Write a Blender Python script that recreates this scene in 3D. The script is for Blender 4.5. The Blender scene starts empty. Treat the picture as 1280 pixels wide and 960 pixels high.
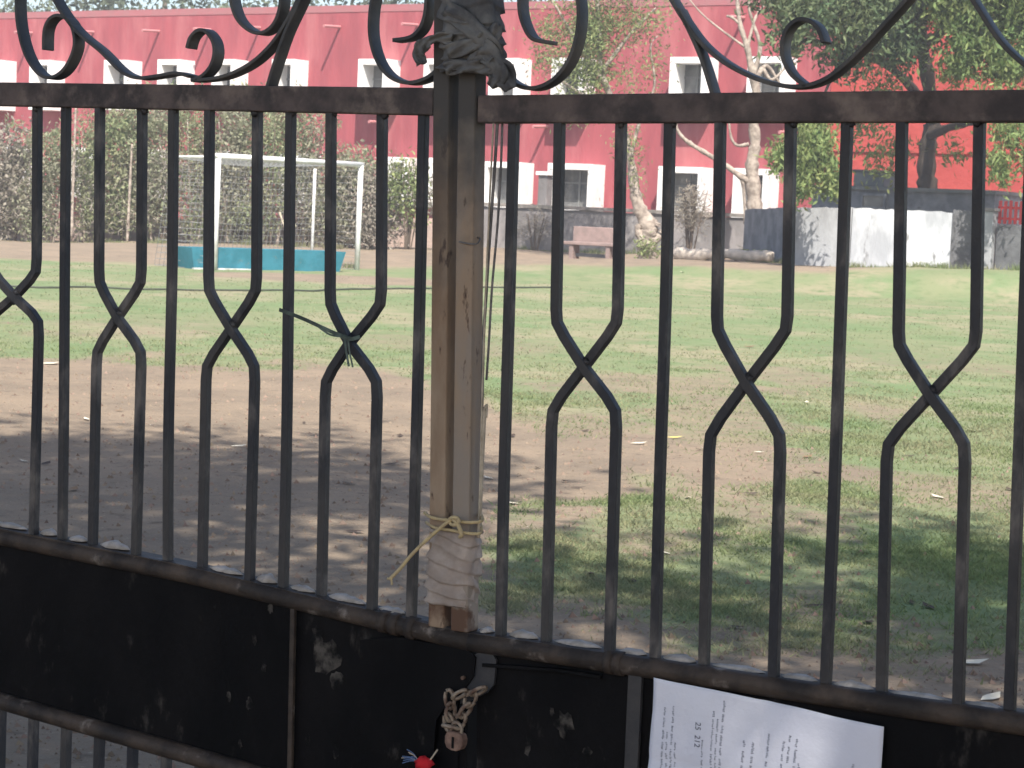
import bpy, math, random
import numpy as np
from mathutils import Vector, Matrix
from math import radians, sin, cos, pi, sqrt

random.seed(7)
rng = np.random.default_rng(11)
sc = bpy.context.scene
COL = sc.collection

# ------------------------------------------------------------------ camera
EYE = 1.5
F = 2600.0                       # focal length in pixels of the 1280 x 960 photograph
TILT, ROLL = radians(4.66), radians(2.6)
fwd = Vector((0, cos(TILT), -sin(TILT)))
r0 = Vector((1, 0, 0)); u0 = Vector((0, sin(TILT), cos(TILT)))
rgt = r0 * cos(ROLL) + u0 * sin(ROLL)
upv = u0 * cos(ROLL) - r0 * sin(ROLL)
CAMP = Vector((0, 0, EYE))
cd = bpy.data.cameras.new('camera'); cam = bpy.data.objects.new('camera', cd); COL.objects.link(cam)
cam.matrix_world = Matrix(((rgt.x, upv.x, -fwd.x, 0), (rgt.y, upv.y, -fwd.y, 0), (rgt.z, upv.z, -fwd.z, EYE), (0, 0, 0, 1)))
cd.sensor_width = 36; cd.lens = 36 * F / 1280; cd.clip_start = 0.05; cd.clip_end = 2000
cd.dof.use_dof = True; cd.dof.focus_distance = 3.2; cd.dof.aperture_fstop = 34
sc.camera = cam

# ------------------------------------------------------------------ sky, sun, exposure
SUN_EL = radians(51)
travel = Vector((-0.137, 1.222, 0)).normalized()           # where the sunlight goes, seen from above
ldir = Vector((travel.x * cos(SUN_EL), travel.y * cos(SUN_EL), -sin(SUN_EL)))
w = bpy.data.worlds.new('World'); sc.world = w; w.use_nodes = True
nt = w.node_tree; bg = nt.nodes['Background']
sky = nt.nodes.new('ShaderNodeTexSky'); sky.sky_type = 'NISHITA'; sky.sun_disc = False
sky.sun_elevation = SUN_EL
sky.sun_rotation = math.atan2(-travel.x, -travel.y)
sky.dust_density = 2.0; sky.air_density = 1.0
nt.links.new(sky.outputs[0], bg.inputs[0]); bg.inputs[1].default_value = 0.13
sl = bpy.data.lights.new('sun', 'SUN'); sl.energy = 4.8; sl.angle = radians(0.55); sl.color = (1, 0.95, 0.87)
so = bpy.data.objects.new('sun', sl); COL.objects.link(so); so.location = (0, -20, 40)
so.rotation_euler = ldir.to_track_quat('-Z', 'Y').to_euler()
vs = sc.view_settings
vs.view_transform = 'Standard'; vs.look = 'None'; vs.gamma = 1.0; vs.use_curve_mapping = False
vs.exposure = 0.88
sc.cycles.max_bounces = 6; sc.cycles.diffuse_bounces = 3; sc.cycles.glossy_bounces = 2; sc.cycles.transmission_bounces = 3

# ------------------------------------------------------------------ projection helpers
def ray(px, py):
    return fwd + rgt * ((px - 640) / F) - upv * ((py - 480) / F)
def at(px, py, Y):
    d = ray(px, py); return CAMP + d * (Y / d.y)
def on_ground(px, py, z=0.0):
    d = ray(px, py); return CAMP + d * ((z - EYE) / d.z)
YAW = radians(33)
ALONG = Vector((cos(YAW), -sin(YAW), 0))       # along gate and facade, towards their nearer (right) ends
NORM = Vector((-sin(YAW), -cos(YAW), 0))       # out of the gate and facade, towards the camera's side
UP = Vector((0, 0, 1))
G0 = at(960, 880, 2.3)
def gate(px, py, off=0.0):
    d = ray(px, py); return CAMP + d * ((G0 + NORM * off - CAMP).dot(NORM) / d.dot(NORM))
FQ = at(700, 250, 72)
def fac(px, py, off=0.0):
    d = ray(px, py); return CAMP + d * ((FQ + NORM * off - CAMP).dot(NORM) / d.dot(NORM))

# ------------------------------------------------------------------ terrain height
ctl = []
for px, py, Y in [(60, 303, 64), (200, 303, 64), (330, 306, 63), (450, 312, 62), (540, 312, 63), (660, 312, 67), (740, 325, 62), (860, 320, 64), (950, 327, 58),
                  (1060, 334, 53), (1190, 336, 51.5), (1270, 338, 50)]:
    p = at(px, py, Y); ctl.append((p.x, p.y, p.z))
for x in (-9, -4.5, 0, 4.5, 9, 13):
    for y in (6, 14, 22, 30, 38, 44): ctl.append((x, y, 0.0))
for p in [(-30, 10, 0), (30, 10, 0), (-30, 60, 0.0), (40, 60, .6), (-30, 100, .2), (40, 100, .6), (0, 95, .5), (0, -10, 0), (-15, -10, 0), (15, -10, 0)]: ctl.append(p)
CT = np.array(ctl)
def height(x, y):
    x = np.asarray(x, float); y = np.asarray(y, float)
    num = np.zeros_like(x); den = np.zeros_like(x)
    for cx, cy, cz in CT:
        wgt = 1.0 / (((x - cx)**2 + ((y - cy))**2) + 0.6)**2
        num += wgt * cz; den += wgt
    return num / den
def hz(x, y): return float(height(np.array([x]), np.array([y]))[0])

# ------------------------------------------------------------------ value noise
def vnoise(x, y, seed=0):
    xi = np.floor(x).astype(np.int64); yi = np.floor(y).astype(np.int64)
    fx = x - xi; fy = y - yi; fx = fx*fx*(3-2*fx); fy = fy*fy*(3-2*fy)
    def h(a, b):
        n = (a * 374761393 + b * 668265263 + seed * 974634777) & 0xffffffff
        n = ((n ^ (n >> 13)) * 1274126177) & 0xffffffff
        return ((n ^ (n >> 16)) & 0xffff) / 65535.0
    return (h(xi, yi)*(1-fx) + h(xi+1, yi)*fx)*(1-fy) + (h(xi, yi+1)*(1-fx) + h(xi+1, yi+1)*fx)*fy
def fbm(x, y, seed=0, o=4):
    s = 0; a = .5
    for i in range(o): s = s + a * vnoise(x, y, seed + i); x = x * 2.03; y = y * 2.03; a *= .5
    return s / (1 - .5**o)
def ss(a, b, x): t = np.clip((x - a) / (b - a), 0, 1); return t*t*(3-2*t)

# ------------------------------------------------------------------ materials
def mat(name, col, rough=.7, col2=None, scale=8, spec=.3, bump=0, bscale=40, metal=0, detail=5, lo=.35, hi=.65, col3=None, scale3=30, lo3=.6, hi3=.75, stretch=None, transl=0, island=0):
    m = bpy.data.materials.new(name); m.use_nodes = True
    n = m.node_tree.nodes; l = m.node_tree.links
    b = n['Principled BSDF']; b.inputs['Roughness'].default_value = rough
    b.inputs['Specular IOR Level'].default_value = spec; b.inputs['Metallic'].default_value = metal
    geo = n.new('ShaderNodeNewGeometry'); vec = geo.outputs['Position']
    if stretch:
        mp = n.new('ShaderNodeMapping'); mp.inputs['Scale'].default_value = stretch; l.new(vec, mp.inputs[0]); vec = mp.outputs[0]
    def noise(s, d=detail):
        t = n.new('ShaderNodeTexNoise'); t.inputs['Scale'].default_value = s; t.inputs['Detail'].default_value = d; t.inputs['Roughness'].default_value = .62
        l.new(vec, t.inputs['Vector']); return t.outputs[0]
    def ramp(fac_, a, b_):
        r = n.new('ShaderNodeMapRange'); r.inputs[1].default_value = a; r.inputs[2].default_value = b_; r.interpolation_type = 'SMOOTHSTEP'; l.new(fac_, r.inputs[0]); return r.outputs[0]
    def mix(f, a, b_):
        x = n.new('ShaderNodeMix'); x.data_type = 'RGBA'
        l.new(f, x.inputs[0])
        for s, i in ((a, 6), (b_, 7)):
            if isinstance(s, tuple): x.inputs[i].default_value = (*s, 1)
            else: l.new(s, x.inputs[i])
        return x.outputs[2]
    c = None
    if col2: c = mix(ramp(noise(scale), lo, hi), col, col2)
    if col3: c = mix(ramp(noise(scale3), lo3, hi3), c if c else col, col3)
    if island:
        hsv = n.new('ShaderNodeHueSaturation')
        r = n.new('ShaderNodeMapRange'); r.inputs[3].default_value = 1 - island; r.inputs[4].default_value = 1 + island
        l.new(geo.outputs['Random Per Island'], r.inputs[0]); l.new(r.outputs[0], hsv.inputs['Value'])
        r2 = n.new('ShaderNodeMapRange'); r2.inputs[3].default_value = .5 - island*.07; r2.inputs[4].default_value = .5 + island*.04
        ml = n.new('ShaderNodeMath'); ml.operation = 'MULTIPLY'; ml.inputs[1].default_value = 7.31; l.new(geo.outputs['Random Per Island'], ml.inputs[0])
        fr = n.new('ShaderNodeMath'); fr.operation = 'FRACT'; l.new(ml.outputs[0], fr.inputs[0])
        l.new(fr.outputs[0], r2.inputs[0]); l.new(r2.outputs[0], hsv.inputs['Hue'])
        if c: l.new(c, hsv.inputs['Color'])
        else: hsv.inputs['Color'].default_value = (*col, 1)
        c = hsv.outputs[0]
    if c: l.new(c, b.inputs['Base Color'])
    else: b.inputs['Base Color'].default_value = (*col, 1)
    if bump:
        bp = n.new('ShaderNodeBump'); bp.inputs['Strength'].default_value = bump; bp.inputs['Distance'].default_value = 1.0 / bscale * .5
        l.new(noise(bscale), bp.inputs['Height']); l.new(bp.outputs[0], b.inputs['Normal'])
    if transl:
        tr = n.new('ShaderNodeBsdfTranslucent'); mx = n.new('ShaderNodeMixShader'); mx.inputs[0].default_value = transl
        if c: l.new(c, tr.inputs[0])
        else: tr.inputs[0].default_value = (*col, 1)
        l.new(b.outputs[0], mx.inputs[1]); l.new(tr.outputs[0], mx.inputs[2])
        l.new(mx.outputs[0], n['Material Output'].inputs[0])
    return m

M = {}
M['paint'] = mat('black_gate_paint', (.030, .031, .036), .5, (.06, .056, .055), 14, .4, .25, 220, col3=(.15, .125, .11), scale3=26, lo3=.6, hi3=.8)
M['bar'] = mat('black_bar_paint', (.026, .027, .033), .5, (.055, .051, .050), 9, .35, .5, 140, col3=(.175, .155, .14), scale3=17, lo3=.5, hi3=.74, stretch=(1, 1, .45))
M['rail'] = mat('weathered_rail_paint', (.050, .041, .040), .65, (.13, .098, .088), 16, .3, .4, 160, col3=(.20, .155, .13), scale3=19, lo3=.50, hi3=.70)
M['scroll'] = mat('scroll_iron', (.035, .036, .04), .5, (.09, .082, .075), 12, .4, .2, 200)
M['panel'] = mat('black_sheet_paint', (.0045, .0045, .0052), .6, (.010, .009, .0095), 5, .08, .15, 90, col3=(.085, .075, .066), scale3=17, lo3=.59, hi3=.76, stretch=(1, 1, .55))
M['scrape'] = mat('scraped_paint', (.006, .006, .0065), .7, (.10, .088, .076), 34, .1, .3, 200, lo=.42, hi=.68)
M['lowrail'] = mat('rusty_lower_rail', (.028, .022, .019), .6, (.075, .055, .042), 18, .3, .4, 150, col3=(.26, .22, .19), scale3=22, lo3=.60, hi3=.78)
M['dust'] = mat('grey_dust', (.52, .47, .43), .95, (.36, .32, .28), 60, .1, .6, 300)
def worn(name, tan, tan2, z0, z1):
    m = mat(name, tan, .75, tan2, 11, .2, .4, 200, col3=(.09, .055, .04), scale3=46, lo3=.60, hi3=.68, stretch=(1, 1, .35))
    n = m.node_tree.nodes; l = m.node_tree.links; b = n['Principled BSDF']; src = b.inputs['Base Color'].links[0].from_socket
    g_ = n.new('ShaderNodeNewGeometry'); sp = n.new('ShaderNodeSeparateXYZ'); l.new(g_.outputs['Position'], sp.inputs[0])
    t = n.new('ShaderNodeTexNoise'); t.inputs['Scale'].default_value = 28; t.inputs['Detail'].default_value = 6; l.new(g_.outputs['Position'], t.inputs['Vector'])
    ma = n.new('ShaderNodeMath'); ma.operation = 'MULTIPLY_ADD'; ma.inputs[1].default_value = .22; l.new(t.outputs[0], ma.inputs[0]); l.new(sp.outputs[2], ma.inputs[2])
    r = n.new('ShaderNodeMapRange'); r.inputs[1].default_value = z0 + .11; r.inputs[2].default_value = z1 + .11; l.new(ma.outputs[0], r.inputs[0])
    x = n.new('ShaderNodeMix'); x.data_type = 'RGBA'; l.new(r.outputs[0], x.inputs[0]); r3 = n.new('ShaderNodeMapRange'); zf = gate(565, 770).z; r3.inputs[1].default_value = zf + .13; r3.inputs[2].default_value = zf + .10; l.new(ma.outputs[0], r3.inputs[0]); x3 = n.new('ShaderNodeMix'); x3.data_type = 'RGBA'; l.new(r3.outputs[0], x3.inputs[0]); l.new(src, x3.inputs[6]); x3.inputs[7].default_value = (.13, .075, .05, 1); src = x3.outputs[2]; l.new(src, x.inputs[6]); x.inputs[7].default_value = (.085, .078, .072, 1); l.new(x.outputs[2], b.inputs['Base Color'])
    return m
M['stile_l'] = worn('rusted_tan_stile', (.25, .165, .105), (.38, .285, .20), gate(555, 420).z, gate(555, 130).z)
M['stile_r'] = worn('grey_tan_stile', (.37, .26, .17), (.30, .25, .205), gate(590, 300).z, gate(590, 130).z)
M['cloth_dark'] = mat('dark_rag', (.10, .10, .105), .95, (.20, .195, .185), 22, .1, .5, 500)
M['cloth_pale'] = mat('pale_rag', (.44, .37, .32), .95, (.33, .27, .23), 30, .1, .5, 600)
M['rope'] = mat('yellow_rope', (.60, .47, .25), .85, (.46, .36, .22), 120, .2, .6, 900)
M['reed'] = mat('dry_reed', (.55, .47, .36), .8, (.38, .32, .24), 60, .2, .3, 300)
M['wire'] = mat('grey_wire', (.10, .095, .095), .5, (.22, .20, .19), 40, .4, .2, 300)
M['strap'] = mat('green_strap', (.035, .05, .04), .5, (.12, .16, .13), 40, .4, .2, 300)
M['chain'] = mat('worn_chain_steel', (.36, .29, .22), .6, (.15, .09, .065), 60, .4, .3, 400, metal=.3)
M['lock'] = mat('rusty_lock', (.30, .19, .14), .7, (.15, .09, .07), 50, .3, .3, 300)
M['red'] = mat('red_cloth', (.65, .025, .035), .8, (.5, .02, .03), 80, .2, .3, 500)
M['blue_thread'] = mat('blue_thread', (.10, .16, .30), .8)
M['paper'] = mat('white_paper', (.80, .80, .87), .8, (.73, .735, .82), 6, .15, .15, 30)
M['ink'] = mat('grey_ink', (.24, .24, .29), .8)
M['inkb'] = mat('dark_ink', (.13, .13, .17), .8)
M['white'] = mat('white_goal_paint', (.80, .80, .79), .6, (.62, .60, .56), 5, .3, col3=(.35, .30, .25), scale3=9, lo3=.64, hi3=.74)
M['net'] = mat('grey_net_cord', (.24, .24, .235), .9)
M['trough'] = mat('turquoise_paint', (.028, .16, .21), .7, (.045, .21, .28), 2.2, .3, .3, 14, col3=(.12, .17, .17), scale3=4, lo3=.58, hi3=.75)
M['troughw'] = mat('pale_trough_rim', (.62, .64, .62), .7, (.42, .42, .40), 5)
M['hose'] = mat('dark_hose', (.06, .065, .05), .6)
M['wall_red'] = mat('red_wall_paint', (.325, .076, .088), .88, (.265, .064, .076), 1.6, .15, .25, 3, col3=(.37, .120, .126), scale3=.9, lo3=.48, hi3=.72, stretch=(1, 1, .22), detail=8)
M['wall_red2'] = mat('red_wall_light_tint', (.42, .070, .062), .85, (.36, .058, .052), .8, .2, .25, 3)  # the same red wall, its differing light painted in as orange
M['wframe'] = mat('white_window_plaster', (.80, .79, .77), .8, (.72, .70, .67), 1.5, .2)
M['wframe_old'] = mat('peeling_window_plaster', (.80, .79, .77), .8, (.70, .68, .65), 1.5, .2, col3=(.22, .21, .19), scale3=5, lo3=.60, hi3=.70, stretch=(1, 1, .5))
M['glass'] = mat('dark_window_glass', (.05, .052, .055), .15, (.16, .16, .155), .9, .5)
M['mullion'] = mat('grey_window_metal', (.16, .16, .155), .6)
M['spout'] = mat('red_spout', (.45, .19, .19), .8)
M['concrete'] = mat('grey_compound_wall', (.25, .23, .225), .95, (.16, .15, .145), 1.1, .1, .4, 8, col3=(.34, .32, .30), scale3=3, lo3=.58, hi3=.75, stretch=(1, 1, .5))
M['coping'] = mat('mossy_coping', (.24, .21, .19), .95, (.15, .14, .125), 3, .1)
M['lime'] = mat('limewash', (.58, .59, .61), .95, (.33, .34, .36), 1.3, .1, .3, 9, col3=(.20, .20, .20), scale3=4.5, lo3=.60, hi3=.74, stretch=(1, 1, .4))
M['limegrey'] = mat('stained_grey_limewash', (.36, .365, .375), .95, (.24, .24, .245), 1.4, .1, .3, 9, col3=(.16, .16, .16), scale3=2.8, lo3=.60, hi3=.74, stretch=(1, 1, .4))  # limewash greyed for leaf shade, plus real stains
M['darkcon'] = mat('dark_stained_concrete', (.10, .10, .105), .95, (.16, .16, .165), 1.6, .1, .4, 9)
M['hut'] = mat('hut_plaster_and_wall_shade', (.14, .15, .168), .9, (.22, .23, .25), 2.0, .1, .2, 8, col3=(.08, .085, .09), scale3=3, lo3=.62, hi3=.75)  # own colour of the hut; painted shade on the wall section beside it
M['hutroof'] = mat('hut_roof_slab', (.13, .14, .145), .9, (.19, .20, .20), 2)
M['pink'] = mat('pink_stone', (.30, .215, .195), .9, (.22, .165, .15), 2.5, .15, .3, 14)
M['fence_red'] = mat('red_fence_paint', (.60, .055, .055), .6)
M['pinkwall'] = mat('faded_pinkish_wall', (.42, .31, .26), .95, (.30, .24, .21), 1.2, .1, .3, 8)
M['bark'] = mat('grey_brown_bark', (.16, .125, .095), .95, (.09, .07, .055), 5, .1, .8, 12, stretch=(1, 1, .3))
M['bark_dark'] = mat('dark_bark', (.060, .047, .038), .95, (.035, .028, .024), 5, .1, .8, 12, stretch=(1, 1, .3))
M['bark_pale'] = mat('pale_bark', (.42, .355, .295), .9, (.22, .18, .15), 6, .1, .7, 12)
M['bark_white'] = mat('whitish_log', (.52, .45, .38), .9, (.36, .31, .26), 5, .1, .5, 15)
M['leaf_hedge'] = mat('dusty_olive_leaf', (.29, .32, .195), .85, transl=.45, island=.40, spec=.05, col2=(.34, .33, .24), scale=.5)
M['leaf_dry'] = mat('dry_twig_leaf', (.30, .27, .22), .85, transl=.3, island=.3, spec=.1)
M['leaf_hedge2'] = mat('pale_green_hedge_leaf', (.25, .30, .155), .8, transl=.45, island=.4, spec=.08, col2=(.33, .34, .21), scale=.9)
M['leaf_olive'] = mat('sparse_olive_leaf', (.205, .25, .105), .75, transl=.3, island=.45, spec=.15)
M['leaf_bright'] = mat('sunlit_and_light_green_leaf', (.27, .32, .12), .6, transl=.45, island=.4, spec=.15, col2=(.18, .25, .095), scale=.55)  # sunlit copy of the crown leaves; plain light green on the spiky plant
M['leaf_shaded_side'] = mat('shaded_green_leaf', (.075, .115, .055), .6, transl=.3, island=.5, spec=.2, col2=(.13, .165, .08), scale=.6)  # shaded copy of the crown leaves, shade put into the colour
M['leaf_far'] = mat('far_leaf', (.11, .13, .085), .8, transl=.3, island=.5, spec=.1)
M['leaf_shade'] = mat('shade_tree_leaf', (.05, .085, .03), .6, transl=.15, island=.4, spec=.2)
M['dryleaf'] = mat('fallen_leaf_brown', (.20, .13, .075), .8)
M['dryleaf2'] = mat('fallen_leaf_dark', (.06, .042, .032), .8)
M['dryleaf3'] = mat('fallen_leaf_yellow', (.62, .50, .16), .8)
M['dryleaf4'] = mat('fallen_leaf_pale', (.62, .56, .44), .8)
M['blade'] = mat('grass_blade', (.20, .255, .115), .85, transl=.5, island=.30, spec=.05, col2=(.30, .285, .17), scale=.8)
M['clod'] = mat('soil_clod', (.20, .15, .11), .95, island=.35)

# ------------------------------------------------------------------ mesh helpers
class MB:
    def __init__(s): s.v = []; s.f = []
    def add(s, vs, fs):
        o = len(s.v); s.v += [tuple(v) for v in vs]; s.f += [tuple(i + o for i in f) for f in fs]; return s
    def box(s, c, ax, ay, az):           # centre and three half-axis vectors
        c = Vector(c); vs = [c + ax*i + ay*j + az*k for k in (-1, 1) for j in (-1, 1) for i in (-1, 1)]
        return s.add(vs, [(0, 2, 3, 1), (4, 5, 7, 6), (0, 1, 5, 4), (1, 3, 7, 5), (3, 2, 6, 7), (2, 0, 4, 6)])
    def sweep(s, pts, prof, side=None, scales=None, closed_prof=True, cap=True):
        # prof: list of (a, b); a along the in-plane normal, b along 'side'
        n = len(pts); m = len(prof); vs = []; fs = []
        pts = [Vector(p) for p in pts]
        for i, p in enumerate(pts):
            t = (pts[min(i+1, n-1)] - pts[max(i-1, 0)]).normalized()
            sd = side if side is not None else (Vector((0, 0, 1)) if abs(t.z) < .9 else Vector((1, 0, 0)))
            a = t.cross(sd).normalized(); b = sd if side is not None else a.cross(t).normalized()
            k = scales[i] if scales is not None else 1
            vs += [p + a*(x*k) + b*(y*k) for x, y in prof]
        for i in range(n-1):
            for j in range(m):
                j2 = (j+1) % m
                fs.append((i*m+j, i*m+j2, (i+1)*m+j2, (i+1)*m+j))
        if cap: fs.append(tuple(range(m-1, -1, -1))); fs.append(tuple((n-1)*m + j for j in range(m)))
        return s.add(vs, fs)
    def tube(s, pts, r, seg=8):
        rs = r if isinstance(r, (list, tuple)) else [r]*len(pts)
        return s.sweep(pts, [(cos(2*pi*k/seg), sin(2*pi*k/seg)) for k in range(seg)], scales=rs)
def obj(name, mb, m, parent=None, smooth=False, bevel=0):
    me = bpy.data.meshes.new(name); me.from_pydata(mb.v, [], mb.f); me.update()
    o = bpy.data.objects.new(name, me); COL.objects.link(o); me.materials.append(M[m] if isinstance(m, str) else m)
    if smooth: me.polygons.foreach_set('use_smooth', [True]*len(me.polygons))
    if bevel:
        md = o.modifiers.new('bevel', 'BEVEL'); md.width = bevel; md.segments = 2; md.limit_method = 'ANGLE'
    if parent: par(o, parent)
    return o
def par(o, p):
    o.parent = p; o.matrix_parent_inverse = Matrix.Translation(p.location).inverted() if p.parent is None and p.type == 'EMPTY' else Matrix.Identity(4)
def tag(o, label, cat, group=None, kind=None):
    if label: o['label'] = label
    if cat: o['category'] = cat
    if group: o['group'] = group
    if kind: o['kind'] = kind
    return o
def thing(name, label, cat, loc, group=None):
    e = bpy.data.objects.new(name, None); COL.objects.link(e); e.location = loc; e.empty_display_size = .1
    return tag(e, label, cat, group)
def smooth_path(pts, n=8):
    pts = [Vector(p) for p in pts]; out = []
    for i in range(len(pts)-1):
        p0 = pts[max(i-1, 0)]; p1 = pts[i]; p2 = pts[i+1]; p3 = pts[min(i+2, len(pts)-1)]
        for k in range(n):
            t = k/n
            out.append(.5*((2*p1) + (p2-p0)*t + (2*p0-5*p1+4*p2-p3)*t*t + (3*p1-p0-3*p2+p3)*t**3))
    out.append(pts[-1]); return out

def leaf_obj(name, C, L, W, m, parent=None, droop=0.0, seed=1, fold=True):
    r = np.random.default_rng(seed); n = len(C)
    d = r.normal(size=(n, 3)); d[:, 2] -= droop; d /= np.linalg.norm(d, axis=1)[:, None]
    s = np.cross(d, r.normal(size=(n, 3))); s /= np.linalg.norm(s, axis=1)[:, None]
    l = (L * r.uniform(.6, 1.3, n))[:, None]; wd = (W * r.uniform(.6, 1.3, n))[:, None]
    nrm = np.cross(d, s)
    V = np.stack([C - d*l*.5, C + s*wd*.5 + nrm*wd*.12 - d*l*.05, C + d*l*.5, C - s*wd*.5 + nrm*wd*.12 - d*l*.05], 1).reshape(-1, 3)
    return fast_mesh(name, V, 4, n, m, parent)
def fast_mesh(name, V, k, n, m, parent=None):
    me = bpy.data.meshes.new(name); me.vertices.add(len(V)); me.vertices.foreach_set('co', V.astype(np.float32).ravel())
    me.loops.add(n*k); me.loops.foreach_set('vertex_index', np.arange(n*k, dtype=np.int32))
    me.polygons.add(n); me.polygons.foreach_set('loop_start', np.arange(0, n*k, k, dtype=np.int32)); me.polygons.foreach_set('loop_total', np.full(n, k, dtype=np.int32))
    me.update(calc_edges=True); me.materials.append(M[m])
    o = bpy.data.objects.new(name, me); COL.objects.link(o)
    if parent: par(o, parent)
    return o
def cloud(blobs, n, clump=.35, per=14, seed=1, hollow=.55):
    """points in a set of ellipsoids, gathered in clumps"""
    r = np.random.default_rng(seed); out = []
    vol = np.array([b[3]*b[4]*b[5] for b in blobs])**.8; vol /= vol.sum()
    for b, f in zip(blobs, vol):
        k = max(1, int(n*f/per))
        d = r.normal(size=(k, 3)); d /= np.linalg.norm(d, axis=1)[:, None]
        rad = (hollow + (1-hollow)*r.random(k)**.7) * r.uniform(.75, 1.08, k)
        c = d*rad[:, None]*np.array(b[3:6]) + np.array(b[:3])
        cc = np.repeat(c, per, 0) + r.normal(size=(k*per, 3))*clump*np.repeat(r.uniform(.5, 1.3, k), per)[:, None]
        out.append(cc)
    return np.concatenate(out)

# ------------------------------------------------------------------ ground
def grass_mask(x, y):
    nz = fbm(x*.55, y*.38, 3) - .5; nf = fbm(x*2.2, y*1.5, 9) - .5
    edge = np.interp(x, [-6, -2.4, -.9, -.2, .3, 1.5, 3, 6], [18.7, 18.2, 18.6, 17.0, 13.5, 12.9, 11.0, 9.3])
    g = ss(-1.1, 1.1, y - edge + nz*4.2 + nf*2.2)
    patch = ss(.6, -.5, ((x-1.0)/1.0)**2 + ((y-9.7)/1.95)**2 - 1 + nz*2.6 + nf*2.6)
    patch2 = ss(.6, -.5, ((x-2.5)/1.45)**2 + ((y-9.6)/2.7)**2 - 1 + nz*2.6 + nf*2.6)
    g = np.maximum(g, np.maximum(patch*.95, patch2))
    bare = ss(.48, .66, fbm(x*.75+7, y*.42, 21))
    g = g*(1 - .62*bare*ss(36, 18, y))
    # worn strip in front of the goal and the bare bank along the far edge
    q = -(x*NORM.x + y*NORM.y)
    worn = ss(.4, -.4, ((x+3.4)/3.2)**2 + ((y-43.2)/2.6)**2 - 1 + nz*1.6)
    bank = ss(-1.5, 1.5, y - np.interp(x, [-16, -8, -4, 0, 3, 6, 8, 10, 14], [46, 47, 50, 52, 51.5, 50, 49.5, 52.2, 52]) + nz*3)
    return np.clip(g*(1 - .8*worn)*(1 - bank), 0, 1)
xs = np.concatenate([np.linspace(-400, -40, 14), np.linspace(-36, -9, 28), np.arange(-8, 8.01, .12), np.linspace(9, 36, 28), np.linspace(40, 400, 14)])
ys = np.concatenate([np.linspace(-150, -12, 12), np.linspace(-10, 3, 14), np.arange(3.2, 26, .14), np.arange(26, 75, .4), np.linspace(76, 130, 24), np.linspace(140, 900, 14)])
XX, YY = np.meshgrid(xs, ys); ZZ = height(XX, YY) + (fbm(XX*1.3, YY*1.3, 5) - .5)*.05 + (fbm(XX*5, YY*5, 6, 2)-.5)*.012
GM = grass_mask(XX, YY); ZZ = ZZ - .0 
nx, ny = len(xs), len(ys)
V = np.stack([XX, YY, ZZ], -1).reshape(-1, 3)
idx = np.arange(nx*ny).reshape(ny, nx)
Q = np.stack([idx[:-1, :-1], idx[:-1, 1:], idx[1:, 1:], idx[1:, :-1]], -1).reshape(-1, 4)
me = bpy.data.meshes.new('ground'); me.vertices.add(len(V)); me.vertices.foreach_set('co', V.ravel().astype(np.float32))
me.loops.add(Q.size); me.loops.foreach_set('vertex_index', Q.ravel().astype(np.int32))
me.polygons.add(len(Q)); me.polygons.foreach_set('loop_start', np.arange(0, Q.size, 4, dtype=np.int32)); me.polygons.foreach_set('loop_total', np.full(len(Q), 4, dtype=np.int32))
me.update(calc_edges=True); me.polygons.foreach_set('use_smooth', [True]*len(Q))
a = me.attributes.new('turf', 'FLOAT', 'POINT'); a.data.foreach_set('value', GM.ravel().astype(np.float32))
gm = bpy.data.materials.new('soil_and_turf'); gm.use_nodes = True
n = gm.node_tree.nodes; l = gm.node_tree.links; b = n['Principled BSDF']; b.inputs['Roughness'].default_value = .95; b.inputs['Specular IOR Level'].default_value = .1
geo = n.new('ShaderNodeNewGeometry')
def gnoise(s, d=6, sy=1.0):
    mp = n.new('ShaderNodeMapping'); mp.inputs['Scale'].default_value = (1, sy, 1); l.new(geo.outputs['Position'], mp.inputs[0])
    t = n.new('ShaderNodeTexNoise'); t.inputs['Scale'].default_value = s; t.inputs['Detail'].default_value = d; t.inputs['Roughness'].default_value = .65; l.new(mp.outputs[0], t.inputs['Vector']); return t.outputs[0]
def grange(f, a_, b_):
    r = n.new('ShaderNodeMapRange'); r.inputs[1].default_value = a_; r.inputs[2].default_value = b_; r.interpolation_type = 'SMOOTHSTEP'; l.new(f, r.inputs[0]); return r.outputs[0]
def gmix(f, a_, b_):
    x = n.new('ShaderNodeMix'); x.data_type = 'RGBA'; l.new(f, x.inputs[0])
    for s, i in ((a_, 6), (b_, 7)):
        if isinstance(s, tuple): x.inputs[i].default_value = (*s, 1)
        else: l.new(s, x.inputs[i])
    return x.outputs[2]
soil = gmix(grange(gnoise(1.1), .35, .65), (.275, .212, .152), (.215, .170, .126))
soil = gmix(grange(gnoise(7), .55, .72), soil, (.150, .117, .088))
soil = gmix(grange(gnoise(45, 3), .60, .75), soil, (.36, .29, .22))
turf = gmix(grange(gnoise(.42, 6, .7), .36, .62), (.155, .212, .100), (.205, .222, .120))
turf = gmix(grange(gnoise(.3, 6, .8), .47, .60), turf, (.27, .245, .155))
turf = gmix(grange(gnoise(1.6, 6, .9), .50, .72), turf, (.125, .172, .078))
turf = gmix(grange(gnoise(5, 5), .50, .75), turf, (.135, .172, .080))
turf = gmix(grange(gnoise(38, 3), .56, .74), turf, (.225, .24, .135))
at_ = n.new('ShaderNodeAttribute'); at_.attribute_name = 'turf'
ad = n.new('ShaderNodeMath'); ad.operation = 'ADD'; l.new(at_.outputs['Fac'], ad.inputs[0])
sb = n.new('ShaderNodeMath'); sb.operation = 'SUBTRACT'; sb.inputs[1].default_value = .5; l.new(gnoise(9, 5), sb.inputs[0]); l.new(sb.outputs[0], ad.inputs[1])
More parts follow.
